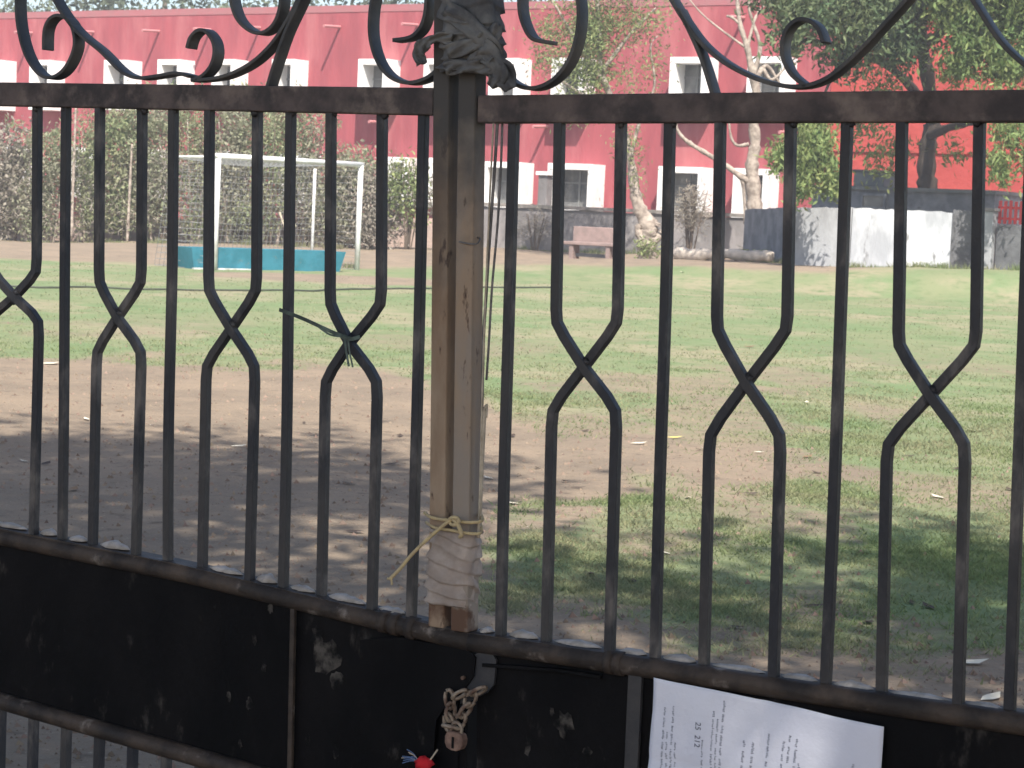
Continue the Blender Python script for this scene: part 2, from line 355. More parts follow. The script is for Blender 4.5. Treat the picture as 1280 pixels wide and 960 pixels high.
l.new(gmix(grange(ad.outputs[0], .18, .82), soil, turf), b.inputs['Base Color'])
bp = n.new('ShaderNodeBump'); bp.inputs['Strength'].default_value = .9; bp.inputs['Distance'].default_value = .03; l.new(gnoise(22, 6), bp.inputs['Height']); l.new(bp.outputs[0], b.inputs['Normal'])
me.materials.append(gm)
go = bpy.data.objects.new('ground', me); COL.objects.link(go); go['kind'] = 'structure'

def gz(x, y):
    x = np.asarray(x); y = np.asarray(y)
    return height(x, y) + (fbm(x*1.3, y*1.3, 5) - .5)*.05 + (fbm(x*5, y*5, 6, 2)-.5)*.012
# grass blades where the turf grows, inside what a camera near here can see
NB = 900000
yy = 6.5*np.exp(rng.random(NB)*math.log(46/6.5)); xx = (rng.random(NB)*2-1)*(yy*.29 + .5)
g = grass_mask(xx, yy); keep = rng.random(NB) < g**1.5*(.25 + .75*ss(.35, .6, fbm(xx*1.7, yy*1.7, 31)))*(.10 + .90*ss(27, 9, yy))
xx, yy = xx[keep], yy[keep]; zz = gz(xx, yy); nb = len(xx)
hgt = rng.uniform(.008, .03, nb)*(.7 + .6*fbm(xx*.9, yy*.9, 41)); ang = rng.uniform(0, 2*pi, nb); wd = rng.uniform(.0018, .0042, nb)*(1 + yy/20)
lean = rng.normal(size=(nb, 2))*1.1
B = np.stack([xx, yy, zz - .004], 1); dv = np.stack([np.cos(ang)*wd, np.sin(ang)*wd, 0*wd], 1)
T = B + np.stack([lean[:, 0]*hgt, lean[:, 1]*hgt, hgt + .004], 1)
GV = [np.stack([B-dv, B+dv, T], 1).reshape(-1, 3)]
# taller weeds along the foot of the far walls, posts and trough
for px0, py0, px1, py1, Y0, Y1, cnt in [(640, 312, 930, 320, 67, 64.2, 2600), (935, 326, 1062, 333, 57, 52.4, 1600), (1062, 334, 1190, 337, 52.3, 51.7, 1500), (1190, 337, 1420, 345, 51.6, 48.8, 1600), (-40, 303, 480, 312, 63, 62, 2500), (216, 338, 440, 341, 46, 50, 700)]:
    p_, q_ = at(px0, py0, Y0), at(px1, py1, Y1); t = rng.random(cnt); t = np.clip(t + .02*np.sin(t*60), 0, 1)
    wx = p_.x + (q_.x-p_.x)*t + rng.normal(size=cnt)*.08; wy = p_.y + (q_.y-p_.y)*t - np.abs(rng.normal(size=cnt))*.25
    hh_ = rng.uniform(.04, .22, cnt)*ss(.35, .65, fbm(t*30, t*0 + px0, 77))
    b_ = np.stack([wx, wy, gz(wx, wy) - .01], 1); an = rng.uniform(0, 6.28, cnt); d_ = np.stack([np.cos(an), np.sin(an), 0*an], 1)*.012
    GV.append(np.stack([b_-d_, b_+d_, b_ + np.stack([rng.normal(size=cnt)*.4*hh_, rng.normal(size=cnt)*.4*hh_, hh_ + .01], 1)], 1).reshape(-1, 3))
GV = np.concatenate(GV)
gb = fast_mesh('grass', GV, 3, len(GV)//3, 'blade')
tag(gb, 'short thin grass growing over the sports field', 'grass', kind='stuff')
# crumbs of soil and litter on the bare ground
NC = 22000
yy = 5.0*np.exp(rng.random(NC)*math.log(24/5.0)); xx = (rng.random(NC)*2-1)*(yy*.29 + .4)
keep = rng.random(NC) > grass_mask(xx, yy)*.85; xx, yy = xx[keep], yy[keep]; zz = gz(xx, yy)
sz = .004 + .016*rng.random(len(xx))**4
P = np.stack([xx, yy, zz + sz*.2], 1)
tet = np.array([[1, 0, -.3], [-.5, .85, -.3], [-.5, -.85, -.3], [0, 0, .75]])
tv = P[:, None, :] + tet[None]*sz[:, None, None]*rng.uniform(.6, 1.4, (len(xx), 4, 3))
fs = np.stack([tv[:, [0, 1, 3]], tv[:, [1, 2, 3]], tv[:, [2, 0, 3]]], 1).reshape(-1, 3)
cl = fast_mesh('soil_crumbs', fs, 3, len(fs)//3, 'clod'); tag(cl, 'crumbs of earth strewn over the bare soil', 'soil', kind='stuff')

# ------------------------------------------------------------------ red school building
def lathe_base(p): return Vector((p.x, p.y, hz(p.x, p.y)))
fl = fac(-420, 250); fr = fac(1030, 250); fr2 = fac(1700, 300)
zg = .2
ROOF_Z = fac(300, 9.5).z
bld = thing('school_building', 'long red two-storey building with rows of white boxed windows', 'building', Vector(((fl.x+fr.x)/2, (fl.y+fr.y)/2, zg)))
def wallbox(p0, p1, z0, z1, depth, out=0.0):
    c = (p0+p1)/2; c = Vector((c.x, c.y, (z0+z1)/2)) - NORM*(depth/2 - out)
    L = (Vector((p1.x, p1.y, 0)) - Vector((p0.x, p0.y, 0))).length
    return MB().box(c, ALONG*L/2, NORM*depth/2, UP*(z1-z0)/2)
obj('wall', wallbox(fl, fr, zg, ROOF_Z - .25, 9), 'wall_red', bld)
obj('parapet', wallbox(fl, fr, ROOF_Z - .25, ROOF_Z, 9.02, .02), mat('parapet_cap', (.33, .115, .125), .9, (.30, .125, .13), 2), bld)
def boxwin(parent, xl, xr, ytop, ybot, proj=.8, t=.2, fm='wframe'):
    """a window set inside a deep white box frame that stands out of the wall; xl: outer left edge of the front, xr: right edge of its side at the wall"""
    a = fac(xl, ytop, proj); c = fac(xr, ytop, 0.0); z1 = a.z; z0 = fac(xl, ybot, proj).z
    u0_ = a.dot(ALONG); u1_ = c.dot(ALONG); base = FQ.dot(NORM)
    def pt(u, o, z): return ALONG*u + NORM*(base+o) + UP*z
    e = obj('window', MB().box(pt((u0_+u1_)/2, .10, (z0+z1)/2), ALONG*((u1_-u0_)/2 - t), NORM*.012, UP*((z1-z0)/2 - t)), 'glass', parent)
    fr_ = MB(); w2 = (u1_-u0_)/2; um = (u0_+u1_)/2
    fr_.box(pt(um, proj/2, z1 - t/2), ALONG*w2, NORM*proj/2, UP*t/2)
    fr_.box(pt(um, proj/2, z0 + t/2), ALONG*w2, NORM*proj/2, UP*t/2)
    for s in (-1, 1): fr_.box(pt(um + s*(w2 - t/2), proj/2 - .001, (z0+z1)/2), ALONG*t/2, NORM*(proj/2-.002), UP*((z1-z0)/2 - t))
    f = obj('frame', fr_, fm); f.parent = e
    mu = MB(); mu.box(pt(um, .13, (z0+z1)/2), ALONG*.035, NORM*.02, UP*((z1-z0)/2 - t)); mu.box(pt(um, .131, z0 + (z1-z0)*.62), ALONG*(w2 - t), NORM*.02, UP*.03)
    f = obj('mullion', mu, 'mullion'); f.parent = e
    return e
for xl, xr, yt in [(-155, -107, 76), (-88, -40, 75.5), (-25, 21, 75), (37, 82, 75), (130, 178, 75), (197, 244, 74.3), (265, 311, 74), (340, 386, 73.8), (448, 501, 73.6), (530, 583, 73.2), (612, 665, 72.6), (690, 746, 72), (838, 899, 71.2), (935, 997, 70.5)]:
    boxwin(bld, xl, xr, yt, yt + 62)
for xl, xr, yt in [(4, 52, 182), (86, 134, 184), (170, 220, 186), (260, 310, 188), (350, 402, 191), (484, 526, 196), (535, 580, 197), (604, 668, 201.5), (685, 757, 203.5), (823, 894, 207.5), (917, 975, 210)]:
    boxwin(bld, xl, xr, yt, yt + 62, fm='wframe_old')
def spout(parent, px, py, L=.95):
    a = fac(px, py); b_ = a + NORM*L - UP*.06
    obj('spout', MB().tube([a - NORM*.1, b_], .055, 8), 'spout', parent)
for px, py in [(40, 41), (117, 40), (199, 39), (263, 37), (325, 34.5), (425, 33.5), (522, 31), (600, 29), (742, 24), (930, 22)]: spout(bld, px, py)
for px, py in [(684, 158), (480, 152), (990, 165)]: spout(bld, px, py, .9)

portion = thing('side_portion', 'red facade with lighting painted in as orange-red, the wing behind the leafy tree and grey hut', 'building', Vector(((fr.x+fr2.x)/2, (fr.y+fr2.y)/2, zg+.3)))  # same facade carried on, split off to paint its lighting as another tint
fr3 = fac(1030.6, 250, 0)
obj('wall', wallbox(fr3, fr2, zg + .3, ROOF_Z - .3, 8, .0), 'wall_red2', portion)
obj('parapet', wallbox(fr3, fr2, ROOF_Z - .3, ROOF_Z - .05, 8.1, .06), 'wall_red2', portion)
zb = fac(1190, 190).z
obj('string_course', wallbox(fr3, fr2, zb - .06, zb + .06, .1, .06), 'wall_red2', portion)

# ------------------------------------------------------------------ compound walls
def wall_run(px0, py0t, py0b, Y0, px1, py1t, py1b, Y1, name, label, m, thick=.25, coping=None, cat='wall'):
    a = at(px0, py0b, Y0); b_ = at(px1, py1b, Y1); ta = at(px0, py0t, Y0).z; tb = at(px1, py1t, Y1).z
    d = Vector((b_.x-a.x, b_.y-a.y, 0)).normalized(); nn = Vector((d.y, -d.x, 0))
    e = thing(name, label, cat, (a+b_)/2)
    k = 18; top = []; vs = []; r = random.Random(px0)
    for i in range(k+1):
        t = i/k; p = a.lerp(b_, t); zt = ta + (tb-ta)*t + r.uniform(-.02, .02)
        for z, s in ((p.z - .35, 0), (zt, 0), (zt, 1), (p.z - .35, 1)): vs.append(Vector((p.x, p.y, z)) - nn*thick*s)
        top.append((p, zt))
    fs = []
    for i in range(k):
        o = i*4
        for j in range(3): fs.append((o+j, o+4+j, o+5+j, o+1+j))
    fs += [(0, 1, 2, 3), (k*4+3, k*4+2, k*4+1, k*4)]
    obj('body', MB().add(vs, fs), m, e)
    if coping:
        c = MB()
        p0, z0 = top[0]; p1, z1 = top[-1]
        A = Vector((p0.x, p0.y, z0+.06)) - nn*thick/2; B_ = Vector((p1.x, p1.y, z1+.06)) - nn*thick/2
        c.sweep([A, B_], [(-thick*.5-.08, -.055), (thick*.5+.08, -.055), (thick*.5+.08, .055), (-thick*.5-.08, .055)], side=UP)
        obj('coping', c, coping, e)
    return e
wall_run(600, 258, 312, 67.5, 935, 272, 320, 64.5, 'compound_wall', 'long low grey concrete wall with coping behind the bench', 'concrete', coping='coping')
wall_run(-60, 276, 301, 66.5, 600, 272, 312, 66, 'boundary_wall', 'low faded pinkish wall behind the hedge', 'pinkwall')
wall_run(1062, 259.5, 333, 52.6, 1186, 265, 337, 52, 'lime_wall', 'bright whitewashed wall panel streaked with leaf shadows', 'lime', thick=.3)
wall_run(985, 259, 330, 53.2, 1061, 259.5, 333, 52.61, 'stained_shaded_wall', 'stained section of wall with leaf shade painted in as grey, left of the whitewash', 'limegrey', thick=.28)  # darker limewash copy stands in for the leaf shade here
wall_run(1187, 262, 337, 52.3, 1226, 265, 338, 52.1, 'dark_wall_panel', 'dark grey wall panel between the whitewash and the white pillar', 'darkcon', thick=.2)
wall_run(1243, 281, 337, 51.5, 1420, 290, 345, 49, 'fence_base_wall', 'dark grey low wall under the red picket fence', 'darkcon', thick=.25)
wall_run(928, 262, 322, 60.0, 984, 259, 330, 55.2, 'shaded_wall', 'wall section with shade painted in as blue-grey, in front of the bare pale tree', 'hut', thick=.25)  # dark blue-grey colour stands in for shade on this section
# ragged whitewashed edge pillar
p = at(1234, 338, 51.6); pt_ = at(1236, 264, 51.6)
e = thing('wall_pillar', 'narrow whitewashed pillar beside the dark wall panel', 'pillar', p)
mb = MB(); mb.box(Vector((p.x, p.y, (p.z-.3+pt_.z)/2)), ALONG*.13, NORM*.16, UP*((pt_.z-p.z+.3)/2)); obj('shaft', mb, 'limegrey', e, bevel=.03)
mb = MB(); mb.box(Vector((p.x, p.y, pt_.z+.04)), ALONG*.17, NORM*.2, UP*.04); obj('cap', mb, 'concrete', e, bevel=.01)
# hut behind the wall
def hut_pt(px, py, off=0.0):
    d = ray(px, py); q = at(1130, 270, 56.5); return CAMP + d*((q + NORM*off - CAMP).dot(NORM)/d.dot(NORM))
a = hut_pt(1012, 300); b_ = hut_pt(1240, 300); zt = hut_pt(1100, 238).z
e = thing('grey_hut', 'low blue-grey plastered hut with a small dark window behind the white wall', 'hut', (a+b_)/2)
c = Vector(((a.x+b_.x)/2, (a.y+b_.y)/2, (zt+.2)/2)) - NORM*1.4; L = (b_-a).length/2
obj('wall', MB().box(c, ALONG*L, NORM*1.4, UP*((zt-.2)/2)), 'hut', e)
obj('roof_slab', MB().box(Vector((c.x, c.y, zt+.05)), ALONG*(L+.06), NORM*1.5, UP*.05), 'hutroof', e)
w0 = hut_pt(1080, 244.5); w1 = hut_pt(1105, 259)
f = obj('window', MB().box((w0+w1)/2 + NORM*.01, ALONG*(abs((w1-w0).dot(ALONG))/2), NORM*.03, UP*(abs(w0.z-w1.z)/2)), 'glass', e)
fm = MB(); wa = abs((w1-w0).dot(ALONG))/2; hh = abs(w0.z-w1.z)/2; cc = (w0+w1)/2
for s in (-1, 1): fm.box(cc + ALONG*s*(wa+.03) + NORM*.03, ALONG*.03, NORM*.05, UP*(hh+.06)); fm.box(cc + UP*s*(hh+.03) + NORM*.031, ALONG*wa, NORM*.05, UP*.03)
f2 = obj('window_frame', fm, 'hut'); f2.parent = f
t0 = hut_pt(1063, 214); t1 = hut_pt(1098, 238)
e = thing('roof_tank', 'small grey water tank on the hut roof', 'tank', Vector((t0.x, t0.y, zt+.1)) - NORM*.7)
tc = (t0+t1)/2 - NORM*.7
obj('body', MB().box(Vector((tc.x, tc.y, (t0.z+zt+.1)/2)), ALONG*.45, NORM*.42, UP*((t0.z-zt-.1)/2)), 'hutroof', e, bevel=.03)
obj('lid', MB().box(Vector((tc.x, tc.y, t0.z+.03)), ALONG*.49, NORM*.46, UP*.03), 'darkcon', e, bevel=.01)
# gate pier with flat cap behind the compound wall
a = at(678, 312, 68.3); zt = at(680, 219, 68.3).z
e = thing('gate_pier', 'slim grey pier with a flat cap standing behind the compound wall', 'pier', a)
obj('shaft', MB().box(Vector((a.x, a.y, (a.z+zt)/2 - .2)), ALONG*.17, NORM*.17, UP*((zt-a.z)/2+.2)), 'concrete', e)
obj('cap', MB().box(Vector((a.x, a.y, zt+.24-.18)), ALONG*.24, NORM*.24, UP*.06), 'wframe', e)
# red picket fence
a = at(1243, 279, 51.7); b_ = at(1420, 288, 49.2); ta = at(1243, 250, 51.7).z
e = thing('picket_fence', 'bright red picket fence on the dark low wall', 'fence', (a+b_)/2)
d = (b_-a); d.z = 0; nP = int(d.length/.14); dn = d.normalized(); nn = Vector((dn.y, -dn.x, 0))
hP = ta - a.z
for i in range(nP):
    p = a.lerp(b_, (i+.5)/nP); k = random.uniform(-.02, .02)
    obj('picket', MB().box(p + UP*(hP/2 + k/2) - nn*.12, dn*.038, nn*.012, UP*(hP/2 + k/2)), 'fence_red', e)
for z in (.14, hP-.16):
    obj('fence_rail', MB().box((a+b_)/2 + UP*z - nn*.148, dn*d.length/2, nn*.014, UP*.03), 'fence_red', e)

# ------------------------------------------------------------------ bench
a = at(712, 325, 62); b_ = at(768, 326, 61.2); d = b_-a; d.z = 0; Lb = d.length; dn = d.normalized(); nn = Vector((dn.y, -dn.x, 0)); mid = (a+b_)/2
mid.z = hz(mid.x, mid.y)
e = thing('stone_bench', 'pinkish stone bench with a tall back standing against the grey wall', 'bench', mid)
zs = .48
obj('seat', MB().box(mid + UP*zs + nn*.0, dn*(Lb/2+.12), nn*.24, UP*.05), 'pink', e, bevel=.02)
obj('backrest', MB().box(mid + UP*.72 - nn*.26, dn*(Lb/2+.05), nn*.05, UP*.26), 'pink', e, bevel=.02)
for s in (-1, 1): obj('leg', MB().box(mid + dn*s*(Lb/2-.14) + UP*.18, dn*.07, nn*.2, UP*.249), 'pink', e, bevel=.015)
obj('stretcher', MB().box(mid + UP*.14 - nn*.05, dn*(Lb/2-.215), nn*.06, UP*.05), 'darkcon', e)

# ------------------------------------------------------------------ goal
gl = on_ground(268, 338); gr = on_ground(446, 339)
gl.z = hz(gl.x, gl.y); gr.z = hz(gr.x, gr.y)
HG = at(275, 195, gl.y).z - gl.z
e = thing('football_goal', 'white tubular goal frame with a sagging grey net', 'goal', (gl+gr)/2)
R = .062
out = (gr-gl); out.z = 0; out.normalize(); back = Vector((-ALONG.x, -ALONG.y, 0)) ; back = Vector((-out.y, out.x, 0))
if back.x > 0: back = -back
ttl = gl + UP*HG; ttr = gr + UP*HG
obj('post', MB().tube([gl - UP*.1, ttl], R, 12), 'white', e, True)
obj('post', MB().tube([gr - UP*.1, ttr], R, 12), 'white', e, True)
obj('crossbar', MB().tube([ttl - out*R, ttr + out*R], R, 12), 'white', e, True)
D1 = 1.4
bl = ttl + back*D1 - UP*.05; br = ttr + back*D1 - UP*.03
for p, q in ((ttl, bl), (ttr, br)): obj('stanchion', MB().tube([p - UP*.02, q], .03, 8), 'white', e, True)
obj('back_post', MB().tube([Vector((br.x, br.y, hz(br.x, br.y)-.05)), br - UP*.1], .036, 8), 'white', e, True)
obj('back_brace', MB().tube([Vector((br.x, br.y, hz(br.x, br.y)-.05)) - out*.5, br.lerp(bl, .25) - UP*1.15], .02, 6), 'reed', e, True)
net = MB()
def strand(p, q, sag=.0, r=.0055):
    pts = [p.lerp(q, t) - UP*sag*sin(pi*t) for t in (0, .25, .5, .75, 1)]
    net.tube(pts, r, 3)
gbl = Vector((bl.x, bl.y, gl.z+.03)) + back*.4; gbr = Vector((br.x, br.y, gr.z+.03)) + back*.4
nW = 34; nH = 17
for i in range(nW+1):
    t = i/nW; strand(bl.lerp(br, t) - UP*.12*sin(pi*t), gbl.lerp(gbr, t), 0); strand(ttl.lerp(ttr, t), bl.lerp(br, t) - UP*.12*sin(pi*t), .03)
for j in range(nH+1):
    t = j/nH; strand(bl.lerp(gbl, t), br.lerp(gbr, t), .12*(1-t)); 
    strand(bl.lerp(gbl, t), gl.lerp(ttl, 1-t)); strand(br.lerp(gbr, t), gr.lerp(ttr, 1-t))
for j in range(1, 6): t = j/6; strand(ttl.lerp(bl, t), ttr.lerp(br, t), .1*t)
no = obj('net', net, 'net', e); no['kind'] = 'stuff'

# ------------------------------------------------------------------ turquoise trough inside the goal
ta0 = on_ground(244, 337); ta1 = on_ground(437, 341)
d = ta1-ta0; d.z = 0; dn = d.normalized(); nn = Vector((dn.y, -dn.x, 0))
if nn.y > 0: nn = -nn
ta0 = ta0 - nn*.25; ta1 = ta1 - nn*.25
e = thing('water_trough', 'long turquoise painted trough lying inside the goal', 'trough', (ta0+ta1)/2)
hT = .50; L = d.length; wT = .34; sl_ = .12; th = .05; zt0 = hz(ta0.x, ta0.y) - .03
def tp(u, v, z): return ta0 + dn*u - nn*v + UP*(z + zt0 - ta0.z)
def slab(c4, n_):                 # a thin panel from four corners and its thickness vector
    return MB().add([*c4, *[p + n_ for p in c4]], [(0, 1, 2, 3), (7, 6, 5, 4), (0, 4, 5, 1), (1, 5, 6, 2), (2, 6, 7, 3), (3, 7, 4, 0)])
obj('side_panel', slab([tp(sl_, 0, 0), tp(L-sl_, 0, 0), tp(L, -.08, hT), tp(0, -.08, hT)], -nn*th), 'trough', e)
obj('side_panel', slab([tp(sl_, wT+.3, 0), tp(L-sl_, wT+.3, 0), tp(L, wT+.38, hT), tp(0, wT+.38, hT)], nn*th), 'trough', e)
obj('end_panel', slab([tp(L-sl_, th+.002, 0), tp(L-sl_, wT+.3-th-.002, 0), tp(L, wT+.38-th-.002, hT-.004), tp(L, th-.078, hT-.004)], -dn*th), 'trough', e)
obj('end_panel', slab([tp(sl_, th+.002, 0), tp(sl_, wT+.3-th-.002, 0), tp(0, wT+.38-th-.002, hT-.004), tp(0, th-.078, hT-.004)], dn*th), 'trough', e)
obj('base', MB().box(tp(L/2, wT/2+.15, .04), dn*(L/2-sl_-.06), nn*(wT/2+.09), UP*.03), 'darkcon', e)
obj('kerb', MB().box(tp(L*.22, -.10, .03), dn*(L*.21), nn*.05, UP*.035), 'troughw', e)

# ------------------------------------------------------------------ hose across the field
pts = []
for px, py in [(-60, 357), (0, 359), (60, 361), (110, 360.5), (200, 363), (300, 364), (370, 364.5), (430, 363.5), (500, 362), (600, 360.5), (690, 359.5)]:
    p = on_ground(px, py); p.z = float(gz(p.x, p.y)) + .022; pts.append(p)
pp = smooth_path(pts, 6)
for p in pp: p.z = float(gz(p.x, p.y)) + .02
tag(obj('garden_hose', MB().tube(pp, .017, 6), 'hose', None, True), 'thin dark hose lying straight across the grass before the goal', 'hose')

# ------------------------------------------------------------------ trees and shrubs
def limb(e, pts, rad, m, name='limb', seg=8, parent_part=None):
    pp = smooth_path(pts, 5); rr = np.interp(np.linspace(0, 1, len(pp)), np.linspace(0, 1, len(rad)), rad)
    k = random.random()*10
    rr = [r*(1 + .12*sin(i*1.7+k) + .08*sin(i*2.9+2*k)) for i, r in enumerate(rr)]
    o = obj(name, MB().tube(pp, list(rr), seg), m, e, True)
    return o
def base_pt(px, py, Y):
    p = at(px, py, Y); p.z = hz(p.x, p.y); return p
# shrubs of the hedge behind the goal
r = random.Random(3)
HG_G = 'tall shrubs of the hedge behind the goal'
hedge = [(-48, 150, 63.5, 'leaf_hedge'), (12, 158, 64, 'leaf_dry'), (60, 160, 63.5, 'leaf_hedge'), (108, 128, 64, 'leaf_hedge'), (150, 118, 64.5, 'leaf_hedge'), (196, 112, 64, 'leaf_hedge'), (244, 112, 63.5, 'leaf_hedge'),
         (292, 112, 64, 'leaf_hedge'), (338, 116, 63.5, 'leaf_hedge'), (384, 120, 64, 'leaf_hedge'), (430, 186, 63.5, 'leaf_hedge'), (466, 204, 63, 'leaf_dry')]
hl = ['dusty shrub of the hedge at the edge of the pinkish wall', 'dry brownish shrub with white window showing through', 'loose shrub with low crown in the hedge', 'tall olive shrub with a thin pale stem in the hedge',
      'tall shrub with big pale leaves in the hedge', 'dense tall shrub in the hedge beside the goal', 'tall shrub just behind the near goal post', 'tall shrub behind the goal crossbar', 'tall shrub behind the middle of the goal net', 'tall shrub behind the goal back post',
      'lower shrub behind the far goal post', 'low dry shrub beside the far goal post']
for i, ((px, yt, Y, lm), lab) in enumerate(zip(hedge, hl)):
    b0 = base_pt(px, 303, Y); H = at(px + 6, yt, Y).z - b0.z
    e = thing('hedge_shrub', lab, 'shrub', b0, HG_G)
    for k in range(5):
        dx, dy = r.uniform(-.5, .5), r.uniform(-.4, .4)
        limb(e, [b0 + Vector((dx*.4, dy*.4, -.1)), b0 + Vector((dx*.9, dy, H*.35)), b0 + Vector((dx*1.5, dy*1.3, H*.8))], [.045, .035, .015], 'bark' if k % 3 else 'bark_pale', 'stem', 5)
    bl_ = [(b0.x + r.uniform(-.2, .2), b0.y, b0.z + H*.70, .85, .75, H*.30), (b0.x + r.uniform(-.3, .3), b0.y, b0.z + H*.42, .8, .75, H*.27), (b0.x + r.uniform(-.3, .3), b0.y - .1, b0.z + H*.2, .75, .7, H*.16)]
    pc = cloud(bl_, 4600, (.2, .3, .25)[i % 3], (9, 14, 20)[i % 3], 100+i, .1)
    if i in (3, 4, 6, 8): lm = 'leaf_hedge2'
    sp_ = cloud([(b0.x, b0.y, b0.z + H*.86, .9, .7, H*.2)], 260, .1, 6, 900+i, .7); leaf_obj('shoots', sp_, .22, .05, 'leaf_hedge2', e, -1.0, 950+i)['kind'] = 'stuff'
    leaf_obj('crown', pc, (.12, .16, .14)[i % 3], (.055, .08, .06)[i % 3], lm, e, .5, 200+i)
    pd = cloud(bl_[1:], 1500, .26, 7, 300+i, .1)
    leaf_obj('dry_twigs', pd, .26, .03, 'leaf_dry', e, -.2, 400+i)
    if i in (3, 4):
        sx, sy0, sy1 = ((93, 128, 300), (163, 180, 304))[i-3]
        limb(e, [at(sx - 4, sy1, Y - 1.0), at(sx - 1, (sy0+sy1)/2, Y - .95), at(sx + 2, sy0, Y - .9)], [.05, .045, .03], 'bark_pale', 'stem', 6)
def bush(name, lab, px, py, Y, yt, wid, lm, n_, L=.15, W=.07, stems=6, hol=.3, group=None, dry=0, lowfrac=.25):
    b0 = base_pt(px, py, Y); H = at(px, yt, Y).z - b0.z
    e = thing(name, lab, 'shrub', b0, group)
    rr = random.Random(px)
    for k in range(stems):
        dx, dy = rr.uniform(-1, 1)*wid, rr.uniform(-.6, .6)*wid
        limb(e, [b0 + Vector((dx*.15, dy*.15, -.1)), b0 + Vector((dx*.45, dy*.5, H*.45)), b0 + Vector((dx*.8, dy*.8, H*.9))], [.028, .02, .008], 'bark', 'stem', 5)
    bl_ = [(b0.x, b0.y, b0.z + H*(.5 + lowfrac*.5), wid, wid*.8, H*(.5 - lowfrac*.5))]
    leaf_obj('crown', cloud(bl_, n_, .15, 8, px, hol), L, W, lm, e, .2, px+1)
    return e
bush('olive_bush', 'yellowish olive bush just left of the tied gate posts', 508, 313, 62.5, 190, .85, 'leaf_olive', 1500)
bush('olive_bush', 'thin olive bush seen between the gate posts', 552, 313, 62.5, 215, .7, 'leaf_dry', 800, .2, .04)
bush('dry_shrub', 'thin dry shrub growing against the grey wall below a window', 862, 320, 63.5, 228, .55, 'leaf_dry', 1200, .22, .028, 12)
bush('dry_shrub', 'leafless brown shrub at the foot of the grey wall by the pier', 668, 314, 66.2, 262, .5, 'leaf_dry', 420, .22, .024, 10)
# agave-like plant by the log
b0 = base_pt(940, 322, 57.4); e = thing('spiky_plant', 'pale green spiky plant behind the fallen log', 'plant', b0)
for k in range(11):
    an = 2*pi*k/11 + .2; L_ = random.uniform(.6, .9); dv = Vector((cos(an), sin(an)*.7, 0))
    p = [b0 + dv*.05, b0 + dv*L_*.45 + UP*.33, b0 + dv*L_*.95 + UP*random.uniform(.12, .5)]
    pp = smooth_path(p, 4); obj('leaf', MB().sweep(pp, [(-1, 0), (0, -.16), (1, 0), (0, .16)], scales=[.05*(1-.92*(i/(len(pp)-1))**2) for i in range(len(pp))]), 'leaf_bright', e)
# log
la = base_pt(844, 327, 56.8); lb = base_pt(964, 327, 54.6)
e = thing('fallen_log', 'pale barkless fallen log lying before the grey wall', 'log', (la+lb)/2)
ln = lb-la
limb(e, [la + UP*.15, la + ln*.25 + UP*.13, la + ln*.5 + UP*.20, la + ln*.75 + UP*.17, lb + UP*.17], [.17, .18, .14, .15, .13], 'bark_white', 'trunk', 10)
limb(e, [la + ln*.12 + UP*.18 + Vector((0, .2, 0)), la + ln*.02 + UP*.28 + Vector((0, .4, 0))], [.1, .06], 'bark_white', 'branch', 7)
limb(e, [la + ln*.84 + UP*.2, la + ln*.95 + UP*.28 + Vector((0, .1, 0)), la + ln*1.02 + UP*.25], [.07, .05, .03], 'bark_white', 'branch', 7)
# gnarled tree with sparse drooping foliage
Yg = 61
e = thing('gnarled_tree', 'gnarled pale trunked tree with sparse drooping olive foliage', 'tree', base_pt(812, 322, Yg))
limb(e, [base_pt(812, 322, Yg) - UP*.2, at(808, 300, Yg), at(812, 285, Yg), at(800, 262, Yg), at(794, 240, Yg), at(788, 200, Yg), at(776, 150, Yg), at(752, 90, Yg), at(748, 20, Yg), at(740, -60, Yg)], [.34, .26, .28, .20, .17, .13, .11, .09, .07, .04], 'bark_pale', 'trunk', 10)
for pts, rad in [([(806, 296), (818, 286), (822, 278)], [.16, .14, .09]), ([(812, 304), (822, 298), (828, 288)], [.15, .12, .08]), ([(803, 300), (797, 288), (799, 280)], [.14, .1, .08]), ([(788, 200), (800, 150), (818, 108), (813, 60), (822, 45)], [.06, .05, .04, .03, .02]),
                 ([(776, 150), (730, 120), (700, 100)], [.07, .05, .03]), ([(752, 90), (790, 40), (820, 10)], [.07, .05, .03]), ([(760, 110), (720, 50), (690, 0)], [.07, .05, .03])]:
    limb(e, [at(x, y, Yg - .1) for x, y in pts], rad, 'bark_pale', 'limb', 7)
def pb(px, py, Y, rx, ry, rz): p = at(px, py, Y); return (p.x, p.y, p.z, rx, ry, rz)
pc = np.concatenate([cloud([pb(738, 85, Yg, .75, .7, 1.3), pb(742, 40, Yg, .8, .8, .9)], 5200, .2, 12, 51, .05), cloud([pb(790, 30, Yg, 1.4, 1.2, .55), pb(700, 40, Yg, 1.0, 1, .8), pb(760, -20, Yg, 2.4, 1.5, .8), pb(690, 75, Yg, .8, .8, .5), pb(815, 75, Yg, .5, .5, .5), pb(780, 95, Yg, .6, .6, .3), pb(720, 130, Yg, .9, .7, .5), pb(800, 130, Yg, .5, .6, .4)], 7500, .30, 9, 52, .05),
                     cloud([pb(796, 215, Yg-.3, .3, .4, .9), pb(788, 170, Yg-.3, .3, .4, .7), pb(770, 185, Yg, .5, .5, .4)], 420, .16, 7, 53, .2), cloud([pb(812, 312, Yg-.4, .5, .4, .3)], 350, .12, 7, 54, .2)])
leaf_obj('crown', pc, .15, .042, 'leaf_olive', e, .6, 55)
